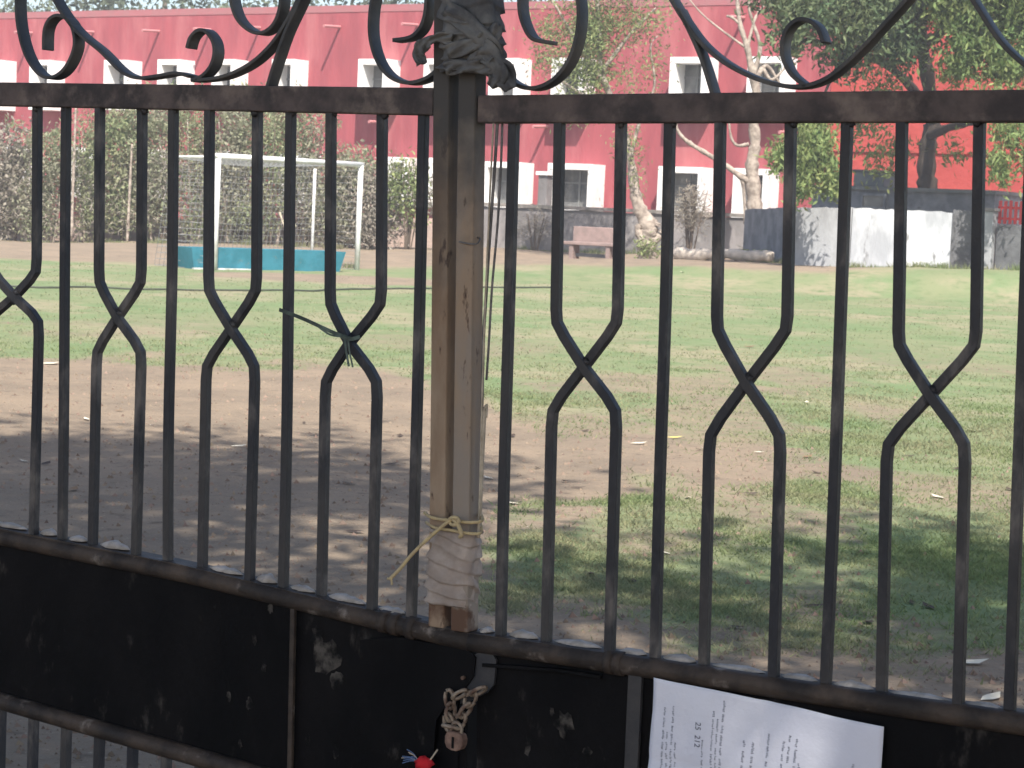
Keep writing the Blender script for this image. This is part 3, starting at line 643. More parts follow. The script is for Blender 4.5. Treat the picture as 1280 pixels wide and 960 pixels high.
# bare pale tree
Yb = 61.5
e = thing('bare_tree', 'bare pale barked tree with forked white branches before the red wall', 'tree', base_pt(944, 322, Yb))
limb(e, [base_pt(944, 322, Yb) - UP*.2, at(944, 280, Yb), at(942, 240, Yb), at(940, 205, Yb), at(944, 180, Yb), at(942, 150, Yb), at(946, 120, Yb), at(940, 90, Yb)], [.26, .23, .22, .19, .165, .165, .145, .12], 'bark_pale', 'trunk', 10)
for pts, rad in [([(941, 95), (934, 60), (925, 30), (921, -5), (916, -50)], [.12, .09, .07, .06, .04]), ([(941, 95), (950, 60), (940, 25), (936, 5), (942, -30)], [.09, .06, .045, .04, .03]), ([(934, 60), (945, 20), (958, 5)], [.05, .04, .02]),
                 ([(944, 100), (958, 82), (975, 105)], [.09, .06, .03]), ([(944, 105), (952, 85), (965, 100), (985, 80)], [.08, .06, .05, .03]),
                 ([(944, 232), (922, 218), (905, 205), (880, 190), (858, 176), (846, 160), (842, 130)], [.12, .085, .075, .07, .06, .045, .02]), ([(888, 196), (872, 186), (862, 176)], [.05, .05, .03]), ([(936, 180), (922, 182), (914, 172), (911, 150)], [.06, .045, .04, .025]),
                 ([(905, 205), (925, 222), (930, 240), (931, 280)], [.05, .05, .045, .04]), ([(930, 58), (905, 40), (880, 20), (862, 0)], [.04, .03, .025, .02]), ([(925, 30), (915, 22), (908, 20)], [.04, .045, .03])]:
    limb(e, [at(x, y, Yb - .05) for x, y in pts], rad, 'bark_pale', 'limb', 7)
# large leafy tree on the right
Yt = 61
e = thing('leafy_tree', 'large dark trunked tree with a dense bright green drooping crown', 'tree', base_pt(1160, 320, Yt))
limb(e, [base_pt(1160, 320, Yt) - UP*.2, at(1160, 250, Yt), at(1158, 215, Yt), at(1160, 180, Yt), at(1166, 150, Yt), at(1160, 100, Yt - 1), at(1150, 40, Yt - 2), at(1140, -60, Yt - 3)], [.33, .30, .27, .25, .23, .21, .18, .1], 'bark_dark', 'trunk', 10)
for pts, rad in [([(1162, 170, 61), (1190, 158, 58.5), (1225, 150, 56), (1262, 130, 53.5)], [.15, .12, .09, .05]), ([(1164, 140, 60.8), (1120, 90, 57), (1060, 60, 53.5), (1000, 50, 51)], [.14, .11, .08, .05]), ([(1155, 60, 59.4), (1200, 20, 56), (1250, -20, 53)], [.13, .09, .05]), ([(1060, 60, 53.5), (1030, 120, 51.5), (1020, 190, 50.8)], [.05, .04, .02])]:
    limb(e, [at(x, y, Y) for x, y, Y in pts], rad, 'bark_dark', 'limb', 8)
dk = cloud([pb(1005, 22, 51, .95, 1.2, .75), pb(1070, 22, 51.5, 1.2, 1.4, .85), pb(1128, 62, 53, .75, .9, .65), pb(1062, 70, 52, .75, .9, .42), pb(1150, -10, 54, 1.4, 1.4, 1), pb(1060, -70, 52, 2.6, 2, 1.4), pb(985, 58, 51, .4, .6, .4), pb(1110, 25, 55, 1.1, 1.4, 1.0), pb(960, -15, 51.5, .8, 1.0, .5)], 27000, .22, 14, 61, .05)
leaf_obj('crown', dk, .22, .075, 'leaf_shaded_side', e, .7, 62)  # shaded part of the crown, its darkness put into the leaf colour
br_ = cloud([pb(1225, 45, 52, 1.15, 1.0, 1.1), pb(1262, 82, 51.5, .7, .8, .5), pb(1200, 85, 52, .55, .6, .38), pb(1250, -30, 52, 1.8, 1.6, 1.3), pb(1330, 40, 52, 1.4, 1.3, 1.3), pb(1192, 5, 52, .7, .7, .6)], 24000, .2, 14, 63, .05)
leaf_obj('crown', br_, .22, .07, 'leaf_bright', e, .9, 64)  # sunlit part of the crown, its brightness put into the leaf colour
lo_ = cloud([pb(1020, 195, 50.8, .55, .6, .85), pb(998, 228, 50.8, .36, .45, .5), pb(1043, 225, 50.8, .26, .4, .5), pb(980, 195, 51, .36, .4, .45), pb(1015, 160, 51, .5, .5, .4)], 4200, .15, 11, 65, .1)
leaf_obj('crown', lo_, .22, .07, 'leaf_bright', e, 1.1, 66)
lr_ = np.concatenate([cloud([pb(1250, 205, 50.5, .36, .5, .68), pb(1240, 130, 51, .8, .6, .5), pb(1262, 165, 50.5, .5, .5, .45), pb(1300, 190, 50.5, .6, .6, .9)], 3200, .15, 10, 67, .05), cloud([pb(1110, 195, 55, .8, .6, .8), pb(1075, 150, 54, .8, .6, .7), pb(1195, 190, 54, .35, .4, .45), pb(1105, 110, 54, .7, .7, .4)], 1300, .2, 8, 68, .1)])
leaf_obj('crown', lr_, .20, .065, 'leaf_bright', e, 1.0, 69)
# trees behind the roof
for i, (px, Y, rx) in enumerate([(-40, 108, 4.2), (70, 104, 4.6), (190, 106, 4.8), (300, 104, 4.4), (420, 103, 4.6), (540, 100, 4.4), (650, 98, 4.2), (780, 95, 4.2)]):
    b0 = at(px, 300, Y); b0.z = .3
    lab = ['pale tree rising behind the far end of the red roof', 'rounded tree above the red roof over the scrolls', 'dusty tree behind the red roof', 'dark tree top behind the roof', 'pale green tree top behind the roof ridge', 'tree behind the roof by the wrapped gate posts', 'tree behind the roof just past the wrapped posts', 'tree behind the roof beyond the gnarled tree'][i]
    e = thing('background_tree', lab, 'tree', b0, 'trees behind the red building')
    top = at(px, -28 - (i % 3)*14, Y).z
    limb(e, [b0, b0 + UP*4, Vector((b0.x+.3, b0.y, top-2))], [.35, .28, .12], 'bark', 'trunk', 7)
    leaf_obj('crown', cloud([(b0.x, b0.y, top-3.2, rx, rx*.9, 3.2), (b0.x+rx*.6, b0.y, top-4.4, rx*.7, rx*.7, 2.4), (b0.x-rx*.6, b0.y, top-4.2, rx*.7, rx*.7, 2.4)], 3400, .4, 10, 80+i, .4), .36, .17, 'leaf_far', e, .2, 90+i)

# shade trees standing on the camera's side of the gate
def shade_tree(name, lab, bx, by, trunk, blobs, n_, seed):
    e = thing(name, lab, 'tree', (bx, by, 0), 'shade trees before the gate')
    limb(e, [Vector((bx, by, -.2)), Vector((bx+.1, by+.1, 1.8)), Vector(trunk)], [.34, .27, .22], 'bark', 'trunk', 12)
    for b_ in blobs:
        limb(e, [Vector(trunk), Vector(trunk).lerp(Vector(b_[:3]), .5) + UP*.4, Vector(b_[:3])], [.16, .10, .04], 'bark', 'limb', 7)
    leaf_obj('crown', cloud(blobs, n_, .24, 26, seed, .15), .21, .11, 'leaf_shade', e, .3, seed+1)
    return e
shade_tree('shade_tree', 'broad leafy shade tree standing before the left gate leaf', -5.2, -2.0, (-4.6, -1.2, 4.2),
           [(-3.6, 1.8, 8.0, 3.2, 3.2, 2.2), (-.8, .2, 8.0, 3.0, 3.0, 2.2), (-6.5, .5, 7.4, 3.0, 3.0, 2.0), (-2.2, -1.5, 5.6, 2.6, 2.6, 1.4), (-4.0, 3.4, 10.0, 2.8, 2.6, 1.9), (-1.0, 3.0, 10.2, 2.4, 2.4, 1.5), (-1.5, -2.6, 8.0, 3, 3, 2)], 60000, 501)
shade_tree('shade_tree', 'leafy shade tree standing before the right gate leaf', 4.8, -4.4, (4.0, -3.6, 4.0),
           [(2.2, -1.2, 7.0, 2.8, 2.8, 1.9), (4.8, -2.0, 7.8, 3.0, 3.0, 2.0), (1.2, -3.2, 5.8, 2.6, 2.6, 1.5), (3.2, .8, 9.4, 2.4, 2.4, 1.4), (6.5, -4, 7.5, 3, 3, 2), (2.5, -5, 8.5, 3, 3, 2)], 46000, 601)

# ------------------------------------------------------------------ the gate
SQ = [(-1, -1), (1, -1), (1, 1), (-1, 1)]
def bar_prof(a, b): return [(x*a, y*b) for x, y in SQ]
def gpath(pts, off=0.0): return [gate(x, y, off) for x, y in pts]
HB = .0056          # half thickness of a bar
def gbar(e, pts, m='bar', off=0.0, hb=HB, name='bar', bevel=.0012):
    return obj(name, MB().sweep(gpath(pts, off), bar_prof(hb, hb), side=NORM), m, e, bevel=bevel)
def topL(x): return 118 + (127.5-118)*x/545
def topR(x): return 137 + (133-137)*(x-610)/670
def botL(x): return np.interp(x, [-400, 0, 100, 240, 380, 520, 600], [571, 656, 676, 704, 738, 771, 790])
def botR(x): return np.interp(x, [580, 620, 760, 880, 1020, 1280, 1700], [786, 791, 812, 830, 852, 890, 951])
def bent(e, xt, xtb, xb, xbb, yc, xc, yt, ybot, dy, off, tgt_top, tgt_bot):
    """bar that runs down at xt, swings through (xc, yc) and runs on down at xb"""
    y1 = yc - dy; y2 = yc + dy*.95
    s1 = xtb; s2 = xbb
    k = .16
    def L(p, q, t): return (p[0]+(q[0]-p[0])*t, p[1]+(q[1]-p[1])*t)
    A = (xt, yt); B1 = (s1, y1); C = (xc, yc); D = (s2, y2); E_ = (xb, ybot)
    kk = min(.25, 18/max(1, abs(y1-yt)))
    pts = [A, L(B1, A, kk), L(L(B1, A, kk*.35), L(B1, C, k*.5), .5), L(B1, C, .3), L(B1, C, .8), C, L(D, C, .8), L(D, C, .3), L(L(D, E_, .03), L(D, C, k*.5), .5), L(D, E_, .075), E_]
    return gbar(e, pts, off=off)
leafL = thing('gate_leaf', 'left iron gate leaf with crossed bars above a black sheet panel', 'gate', Vector((*gate(300, 700).xy, 0)), 'leaves of the iron gate')
leafR = thing('gate_leaf', 'right iron gate leaf carrying the white paper notice', 'gate', Vector((*gate(950, 800).xy, 0)), 'leaves of the iron gate')
# straight bars
for xt, xb in [(-86, -88), (83, 78), (217, 210), (364, 354), (530, 514)]:
    k1, k2 = random.uniform(-1.5, 1.5), random.uniform(-1.5, 1.5); y0_, y1_ = topL(xt), botL(xb) + 6
    gbar(leafL, [(p.x, p.y) for p in smooth_path([(xt, y0_, 0), (xt + (xb-xt)*.35 + k1, y0_ + (y1_-y0_)*.35, 0), (xt + (xb-xt)*.7 + k2, y0_ + (y1_-y0_)*.7, 0), (xb, y1_, 0)], 5)])
for xt, xb in [(643, 626), (838, 819), (1060, 1032), (1291, 1262), (1560, 1526)]:
    k1, k2 = random.uniform(-1.5, 1.5), random.uniform(-1.5, 1.5); y0_, y1_ = topR(xt), botR(xb) + 6
    gbar(leafR, [(p.x, p.y) for p in smooth_path([(xt, y0_, 0), (xt + (xb-xt)*.35 + k1, y0_ + (y1_-y0_)*.35, 0), (xt + (xb-xt)*.7 + k2, y0_ + (y1_-y0_)*.7, 0), (xb, y1_, 0)], 5)])
# crossing pairs: top left, top right, cross, bottom left, bottom right
for x1, x2, xc, yc, b1, b2, dy in [(-8, 47, 18, 371, -20, 42, 30), (125, 178, 147, 397, 116, 170, 43), (262, 322, 289, 411, 253, 312, 47), (414, 478, 437, 429, 402, 465, 48)]:
    lean = .022
    o = .004
    bent(leafL, x1, x1 - (yc-dy-topL(x1))*lean*.25, b2, b2 + 7, yc, xc, topL(x1), botL(b2)+6, dy, o, 0, 0)
    bent(leafL, x2, x2 - (yc-dy-topL(x2))*lean*.25, b1, b1 + 5, yc, xc, topL(x2), botL(b1)+6, dy, -o, 0, 0)
for x1, x2, xc, yc, b1, b2, dy in [(700, 777, 730, 459, 683, 762, 55), (901, 989, 933, 479, 880, 967, 66), (1128, 1225, 1163, 494, 1102, 1198, 62), (1380, 1490, 1425, 520, 1350, 1455, 68)]:
    o = .004
    bent(leafR, x1, x1 - 5, b2, b2 + 9, yc, xc, topR(x1), botR(b2)+6, dy, o, 0, 0)
    bent(leafR, x2, x2 - 5, b1, b1 + 7, yc, xc, topR(x2), botR(b1)+6, dy, -o, 0, 0)
def weld(e, x, y, off, r_):
    c = gate(x, y, off); vs = []; nl, nm = 5, 8
    for i in range(nl+1):
        for j in range(nm):
            th, p_ = pi*i/nl, 2*pi*j/nm; q = r_*(1 + .25*sin(3*p_ + 2*i + x)); vs.append(c + ALONG*q*sin(th)*cos(p_) + UP*q*cos(th)*.8 + NORM*q*.7*sin(th)*sin(p_))
    obj('weld', MB().add(vs, [(i*nm+j, i*nm+(j+1) % nm, (i+1)*nm+(j+1) % nm, (i+1)*nm+j) for i in range(nl) for j in range(nm)]), 'bar', e, True)
for x, y in [(18, 371), (147, 397), (289, 411), (437, 429)]: weld(leafL, x + 1, y - 5, .004, .0062); weld(leafL, x - 1, y + 6, .003, .0055)
for x, y in [(730, 459), (933, 479), (1163, 494)]: weld(leafR, x + 1, y - 6, .004, .0062); weld(leafR, x - 1, y + 7, .003, .0055)
for x in (47, 83, 125, 178, 217, 262, 322, 364, 414, 478, 530): weld(leafL, x + random.uniform(-4, 4), topL(x) + 17.5, .003, random.uniform(.004, .0062))
for x in (643, 700, 777, 838, 901, 989, 1060, 1128, 1225): weld(leafR, x + random.uniform(-4, 4), topR(x) + 20, .003, random.uniform(.004, .0065))
# top rails
def railsweep(e, pts, h, dpt, m, name, off=0, bevel=.002): return obj(name, MB().sweep(gpath(pts, off), bar_prof(h, dpt), side=NORM), m, e, bevel=bevel)
railsweep(leafL, [(-330, 113), (0, topL(0)), (300, topL(300)), (548, topL(548))], .0165, .0115, 'rail', 'top_rail')
railsweep(leafR, [(603, topR(603)), (900, topR(900)), (1280, topR(1280)), (1640, topR(1640))], .0165, .0115, 'rail', 'top_rail')
# stiles where the leaves meet
def stile(e, pts, half, m, name='stile', off=0.0): return obj(name, MB().sweep(gpath(pts, off), bar_prof(half, half), side=NORM), m, e, bevel=.002)
stile(leafL, [(559, -40), (558, 100), (555, 450), (551.5, 783)], .0118, 'stile_l', off=.002)
stile(leafR, [(592, -40), (590.5, 100), (587.5, 300), (583, 640), (580.5, 788)], .0125, 'stile_r', off=.002)
stile(leafL, [(549, 800), (545, 1150)], .0092, 'panel', 'lower_stile', -.008); stile(leafR, [(582, 805), (576, 1150)], .0125, 'panel', 'lower_stile', -.012)
# lower rails, ledge strips with dust
def lower(e, bot, x0, x1, n_):
    xs_ = np.linspace(x0, x1, n_)
    path = gpath([(x, bot(x) + 15) for x in xs_], .006)
    obj('lower_rail', MB().tube(path, .0125, 12), 'lowrail', e, True)
    obj('ledge', MB().sweep(gpath([(x, bot(x) + 3) for x in xs_], -.004), bar_prof(.0022, .016), side=NORM), 'lowrail', e)
lower(leafL, botL, -330, 590, 14)
lower(leafR, botR, 590, 1640, 14)
# sheet panels, second rails, lower bars
def bot2L(x): return 866 + 100*x/350
def bot2R(x): return 1082 + .17*(x-590)
def panel(e, x0, x1, f1, f2, off):
    n_ = 10; vs = []; fs = []
    for i in range(n_+1):
        x = x0 + (x1-x0)*i/n_
        a = gate(x, f1(x) + 18, off); b_ = gate(x, f2(x) + 6, off)
        vs += [a, b_, b_ - NORM*.002, a - NORM*.002]
    for i in range(n_):
        o = i*4
        for j in range(4): fs.append((o+j, o+(j+1) % 4, o+4+(j+1) % 4, o+4+j))
    fs += [(0, 3, 2, 1), (n_*4, n_*4+1, n_*4+2, n_*4+3)]
    obj('sheet_panel', MB().add(vs, fs), 'panel', e)
panel(leafL, -330, 572, botL, bot2L, .004); panel(leafR, 596, 1640, botR, bot2R, .004)
for e, f2, x0, x1 in ((leafL, bot2L, -330, 572), (leafR, bot2R, 596, 1640)):
    obj('middle_rail', MB().tube(gpath([(x, f2(x) + 10) for x in np.linspace(x0, x1, 8)], .008), .0125, 10), 'lowrail', e, True)
    pts = gpath([(x0, f2(x0)), (x1, f2(x1))]); A = Vector((*pts[0].xy, .10)); B_ = Vector((*pts[1].xy, .10))
    obj('bottom_rail', MB().box((A+B_)/2, (B_-A)/2, NORM*.0125, UP*.016), 'lowrail', e)
    x = x0 + 18
    while x < x1 - 10:
        p = gate(x, f2(x) + 12); q = Vector((*p.xy, .11))
        obj('lower_bar', MB().sweep([p, q], bar_prof(HB, HB), side=NORM), 'bar', e)
        x += 38 + (x+330)*.008
# welded rods and uprights on the sheets
railsweep(leafL, [(367, 752), (362, 1010)], .0035, .003, 'lowrail', 'seam_rod', .010, .001)
railsweep(leafR, [(795, 842), (783, 1110)], .009, .003, 'paint', 'sheet_upright', .0095, .001)
railsweep(leafR, [(604, 831), (700, 838), (752, 846)], .0022, .003, 'panel', 'sheet_fold', .009, .0005)
# lock plates: left one with a rounded nose, right one with a rounded corner
def plate(e, pts, off, th, m, name):
    A = gpath(pts, off); k = len(A); vs = A + [p - NORM*th for p in A]
    fs = [tuple(range(k)), tuple(range(2*k-1, k-1, -1))] + [(i, k+i, k+(i+1) % k, (i+1) % k) for i in range(k)]
    return obj(name, MB().add(vs, fs), m, e)
plate(leafL, [(450, 800), (500, 797), (560, 808), (585, 812), (594, 822), (592, 845), (580, 862), (560, 878), (545, 900), (540, 960), (450, 935)], .0125, .004, 'panel', 'lock_plate')
plate(leafR, [(585, 822), (600, 815), (616, 818), (620, 826), (617, 856), (608, 866), (588, 876), (575, 880)], .0095, .004, 'paint', 'lock_plate')
for x, y in [(580, 847), (597, 866)]:
    p = gate(x, y, .0125); obj('rivet', MB().tube([p, p + NORM*.004], .0025, 8), 'chain', leafR)
def smear(e, x, y, w_, h_, off, seed):
    r_ = random.Random(seed); k = 16; A = []
    for i in range(k):
        t = 2*pi*i/k; q = r_.uniform(.55, 1.1); A.append((x + cos(t)*w_*q, y + sin(t)*h_*q))
    P_ = gpath(A, off); c = gate(x, y, off + .0002)
    obj('scraped_patch', MB().add(P_ + [c], [(i, (i+1) % k, k) for i in range(k)]), 'scrape', e)
for i, (x, y, w_, h_) in enumerate([(408, 822, 20, 26), (396, 795, 9, 14), (420, 850, 9, 14), (318, 800, 4, 8), (330, 835, 4, 9), (286, 870, 3, 8), (312, 880, 5, 10), (338, 760, 5, 9), (300, 930, 3, 8), (385, 925, 4, 10), (420, 940, 5, 9), (268, 760, 3, 5)]): smear(leafL, x, y, w_, h_, .0048, i)
for i, (x, y, w_, h_) in enumerate([(705, 905, 14, 18), (735, 940, 8, 7), (660, 930, 6, 16), (690, 890, 4, 6)]): smear(leafR, x, y, w_, h_, .0048, 40+i)
# scrolls of flat iron
def scroll(e, pts, th=.0024, dp=.0098):
    pp = smooth_path([Vector((x, y, 0)) for x, y in pts], 7)
    return obj('scroll', MB().sweep([gate(p.x, p.y) for p in pp], bar_prof(th, dp), side=NORM), 'scroll', e, True, bevel=.0006)
for s in [[(31, -45), (27, -15), (26, 12), (29, 40), (37, 68), (49, 88), (62, 97), (76, 95), (89, 82), (98, 60), (97, 40), (90, 26), (79, 20), (68, 24), (61, 38), (60, 63)],
          [(58, -30), (71, -3), (85, 20), (103, 42), (130, 64), (152, 86), (166, 95), (182, 98), (205, 95), (225, 92), (242, 96)],
          [(239, 61), (243, 48), (252, 39), (262, 40), (271, 52), (273, 68), (268, 84), (257, 96), (244, 101)],
          [(250, 101), (285, 96), (318, 80), (344, 56), (364, 26), (380, -6), (392, -40)],
          [(338, 113), (350, 74), (362, 40), (378, 6), (396, -36)],
          [(297, -38), (293, -8), (297, 14), (306, 30), (322, 41), (337, 40), (350, 26), (356, 0), (352, -30)],
          [(485, -45), (474, -15), (468, 15), (468, 48), (477, 78), (493, 97), (515, 104), (538, 98), (556, 82), (566, 60)],
          [(524, -40), (536, -14), (537, 12), (531, 34), (518, 47), (496, 51)]]: scroll(leafL, s)
for s in [[(668, -40), (656, -14), (654, 10), (659, 32), (670, 49), (692, 54)],
          [(712, -45), (724, -15), (728, 18), (724, 52), (712, 82), (692, 103), (668, 111), (645, 104), (625, 85)],
          [(826, -35), (842, -2), (862, 30), (884, 58), (916, 83), (958, 102), (1000, 109), (1036, 99), (1072, 70), (1108, 32), (1142, -6), (1165, -40)],
          [(852, 12), (870, 48), (883, 80), (896, 122)],
          [(1012, 109), (992, 92), (982, 68), (985, 42), (998, 27), (1013, 26), (1026, 36), (1033, 54)],
          [(1195, -40), (1225, 10), (1260, 60), (1310, 100), (1350, 110)]]: scroll(leafR, s)
# dust on the ledges between the bars
def dust(e, x0, x1, bot, off, hgt_):
    n_ = 9; pts = []; sc_ = []
    for i in range(n_):
        t = i/(n_-1); x = x0 + (x1-x0)*t
        pts.append(gate(x, bot(x) - 1.0, off)); sc_.append(max(.08, sin(pi*t)**.6*(.8 + .4*random.random())))
    vs = MB().sweep(pts, [(-hgt_, -.006), (-hgt_*.8, .002), (.001, .009), (.003, -.013)], side=NORM, scales=sc_)
    obj('dust', vs, 'dust', e, True)
xl = sorted([-20, 42, 78, 116, 170, 210, 253, 312, 354, 402, 465, 514])
for a_, b__ in zip(xl[:-1], xl[1:]):
    if b__ - a_ > 20 and not (a_ in (170, 210)): dust(leafL, a_ + 9, b__ - 8, botL, -.004, random.uniform(.003, .008))
xr_ = [590, 626, 683, 762, 819, 880, 967, 1032, 1102, 1198, 1262]
for a_, b__ in zip(xr_[:-1], xr_[1:]): dust(leafR, a_ + 10, b__ - 10, botR, -.004, random.uniform(.0015, .005) if a_ > 850 else random.uniform(.004, .007))
# barrels on the rails
for x in (478, 492, 512):
    p = gate(x, botL(x)+15, .006); q = gate(x+9, botL(x+9)+15, .006); obj('rail_collar', MB().tube([p, q], .0148, 12), 'lowrail', leafL, True)
for x in (760, 772):
    p = gate(x, botR(x)+15, .006); q = gate(x+8, botR(x+8)+15, .006); obj('rail_collar', MB().tube([p, q], .0146, 12), 'lowrail', leafR, True)

# gate pillars, one at the outer end of each leaf
for px, lab in ((-352, 'plastered pillar carrying the left gate leaf'), (1668, 'plastered pillar carrying the right gate leaf')):
    p = gate(px, 500); p.z = 0; s = -1 if px < 0 else 1
    e = thing('gate_pillar', lab, 'pillar', p + ALONG*s*.22)
    obj('shaft', MB().box(p + ALONG*s*.22 + UP*1.05, ALONG*.19, NORM*.19, UP*1.1), 'concrete', e, bevel=.01)
    obj('cap', MB().box(p + ALONG*s*.22 + UP*2.2, ALONG*.24, NORM*.24, UP*.049), 'concrete', e, bevel=.01)

# ------------------------------------------------------------------ rags, rope, wires
def wrap(name, lab, cat, m, path, a_, b_, turns, seed, off=.002, amp=.0035, crumple=.3, nr=72, rows=14):
    """cloth strip wound round the two stiles in overlapping turns"""
    pts = smooth_path([gate(x, y, off) for x, y in path], rows); n_ = len(pts); vs = []; fs = []
    rr = random.Random(seed); ph = [rr.uniform(0, 6.28) for _ in range(12)]
    tilt = [rr.uniform(-1, 1) for _ in range(int(turns)+4)]
    for i, p in enumerate(pts):
        t = i/(n_-1)
        for j in range(nr):
            th = 2*pi*j/nr; c, s_ = cos(th), sin(th)
            k = (abs(c)**4 + abs(s_)**4)**(-1/4)
            hx = t*turns + (j/nr) + .22*sin(th + ph[0] + 2.1*t) + .14*sin(2*th + ph[1] - 5*t) + .10*sin(3*th + ph[8] + 9*t)
            ln = int(math.floor(hx)); fr_ = hx - ln
            lvl = .35 + .65*abs(sin(ln*2.3 + ph[9]))
            d = amp*lvl*(fr_**1.6 if fr_ < .93 else (1 - fr_)/.07)
            d += amp*crumple*(.5*sin(4*th + ph[2] + 13*t) + .35*sin(9*th + ph[3] - 21*t) + .4*sin(23*t + ph[4] + 2*th) + .25*sin(41*t + 5*th + ph[10]))
            edge = (.0018*sin(3*th + ph[5]) + .001*sin(8*th + ph[6])) if i in (0, n_-1) else 0
            vs.append(p + ALONG*(c*k*(a_+d)) + NORM*(s_*k*(b_+d)) + UP*edge)
    for i in range(n_-1):
        for j in range(nr): fs.append((i*nr+j, i*nr+(j+1) % nr, (i+1)*nr+(j+1) % nr, (i+1)*nr+j))
    e = thing(name, lab, cat, pts[-1])
    o = obj('cloth', MB().add(vs, fs), m, e, True); md = o.modifiers.new('th', 'SOLIDIFY'); md.thickness = .0012
    return e
lw = wrap('rag_binding', 'pale beige rag wound round the gate posts under the yellow rope', 'rag', 'cloth_pale', [(570, 662), (569, 690), (566, 725), (564, 754)], .0315, .0155, 5.5, 5, amp=.0052, crumple=.34, rows=22)
uw = wrap('rag_binding', 'dark grey rag wrapped thickly round the top of the gate posts', 'rag', 'cloth_dark', [(588, -45), (588, -10), (590, 25), (591, 50), (592, 72), (586, 90)], .0345, .0215, 6.5, 9, amp=.0075, crumple=.34, rows=16)
# hanging tail and knot of the upper rag
def strip(e, name, pts, wds, m, off):
    pp = smooth_path([Vector((x, y, 0)) for x, y in pts], 6); k = len(pp); ww = np.interp(np.linspace(0, 1, k), np.linspace(0, 1, len(wds)), wds); vs = []; fs = []
    nc = 7
    for i, p in enumerate(pp):
        t = (pp[min(i+1, k-1)] - pp[max(i-1, 0)]).normalized(); nn_ = Vector((-t.y, t.x, 0))
        for j in range(nc):
            u = j/(nc-1)*2 - 1; q = p + nn_*u*ww[i]
            vs.append(gate(q.x, q.y, off + .004*sin(u*5 + i*.6) + .003*sin(i*.9 + u*2)))
    for i in range(k-1):
        for j in range(nc-1): o = i*nc+j; fs.append((o, o+1, o+nc+1, o+nc))
    ob = obj(name, MB().add(vs, fs), m, e, True); md = ob.modifiers.new('th', 'SOLIDIFY'); md.thickness = .0025; return ob
strip(uw, 'loose_end', [(585, 70), (610, 78), (628, 92), (638, 112)], [16, 16, 15, 8], 'cloth_dark', .030)
strip(uw, 'loose_end', [(600, 60), (615, 72), (622, 95), (612, 108)], [14, 13, 11, 5], 'cloth_dark', .034)
strip(uw, 'fold', [(556, 10), (585, 30), (612, 62), (622, 84)], [9, 13, 13, 8], 'cloth_dark', .031)
strip(uw, 'fold', [(558, 66), (580, 58), (608, 50), (624, 30)], [8, 10, 11, 6], 'cloth_dark', .030)
strip(uw, 'fold', [(556, 88), (575, 82), (600, 84), (618, 74)], [7, 9, 8, 5], 'cloth_dark', .032)
strip(uw, 'knot_tail', [(566, 48), (545, 48), (530, 55), (523, 68), (527, 80)], [7, 5, 7, 8, 5], 'cloth_dark', .028)
# rope
e = thing('yellow_rope', 'yellow rope knotted round the gate posts with a hanging tail', 'rope', gate(567, 655, .03))
def rope(pts, offs, r, m, e, name, seg=8):
    pp = [gate(x, y, o - (.009 if m == 'rope' else 0)) for (x, y), o in zip(pts, offs)]; return obj(name, MB().tube(smooth_path(pp, 7), r, seg), m, e, True)
rope([(531, 641), (538, 646), (550, 649), (568, 651), (585, 653), (600, 652), (603, 647), (598, 641)], [.012, .028, .032, .034, .033, .028, .015, -.004], .0021, 'rope', e, 'loop')
rope([(533, 653), (545, 660), (565, 663), (580, 666), (598, 667), (602, 662), (600, 652)], [.012, .029, .033, .034, .031, .018, .0], .0020, 'rope', e, 'loop')
rope([(572, 648), (562, 651), (548, 662), (530, 678), (514, 694), (500, 711), (487, 724)], [.037, .039, .04, .042, .044, .046, .05], .0023, 'rope', e, 'tail')
rope([(566, 649), (572, 655), (577, 668), (575, 671)], [.04, .041, .040, .036], .0026, 'rope', e, 'tail')
rope([(560, 652), (565, 647), (572, 648), (573, 654), (566, 656), (561, 652)], [.037, .041, .042, .041, .04, .036], .0024, 'rope', e, 'knot')
rope([(487, 724), (484, 723)], [.05, .051], .0016, 'rope', e, 'frayed_end'); rope([(489, 722), (490, 731)], [.05, .051], .0014, 'rope', e, 'frayed_end')
# reed and wires beside the posts
e = thing('dry_reed', 'pale dry reed standing against the right side of the gate posts', 'reed', gate(597, 672, .012))
rope([(598, 672), (600, 640), (603, 570), (606, 515), (608, 508)], [.006]*5, .0024, 'reed', e, 'stalk'); rope([(602, 520), (606, 512), (609, 506), (608, 522)], [.008]*4, .0012, 'reed', e, 'split_tip')
for i, (pts, off, r_, lab) in enumerate([([(622, 150), (618, 215), (612, 300), (607, 380), (604, 440), (600, 640)], .004, .0022, 'thick grey wire running down beside the right gate post'),
                                      ([(628, 150), (626, 210), (622, 280), (615, 360), (611, 430), (608, 475)], .0, .0017, 'slack dark wire hanging between post and first bar'),
                                      ([(617, 152), (613, 230), (609, 320), (605, 420), (602, 520), (599, 650)], .008, .0013, 'thin pale wire hugging the gate post')]):
    e = thing('hanging_wire', lab, 'wire', gate(*pts[-1], off)); rope(pts, [off]*len(pts), r_, 'wire' if i < 2 else 'reed', e, 'strand', 6)
rope([(574, 302), (582, 304), (595, 305), (600, 299), (597, 297)], [.0155, .0165, .0155, .008, .004], .0011, 'wire', thing('wire_ring', 'short wire loop round the right gate post', 'wire', gate(588, 303, .025)), 'strand', 6)
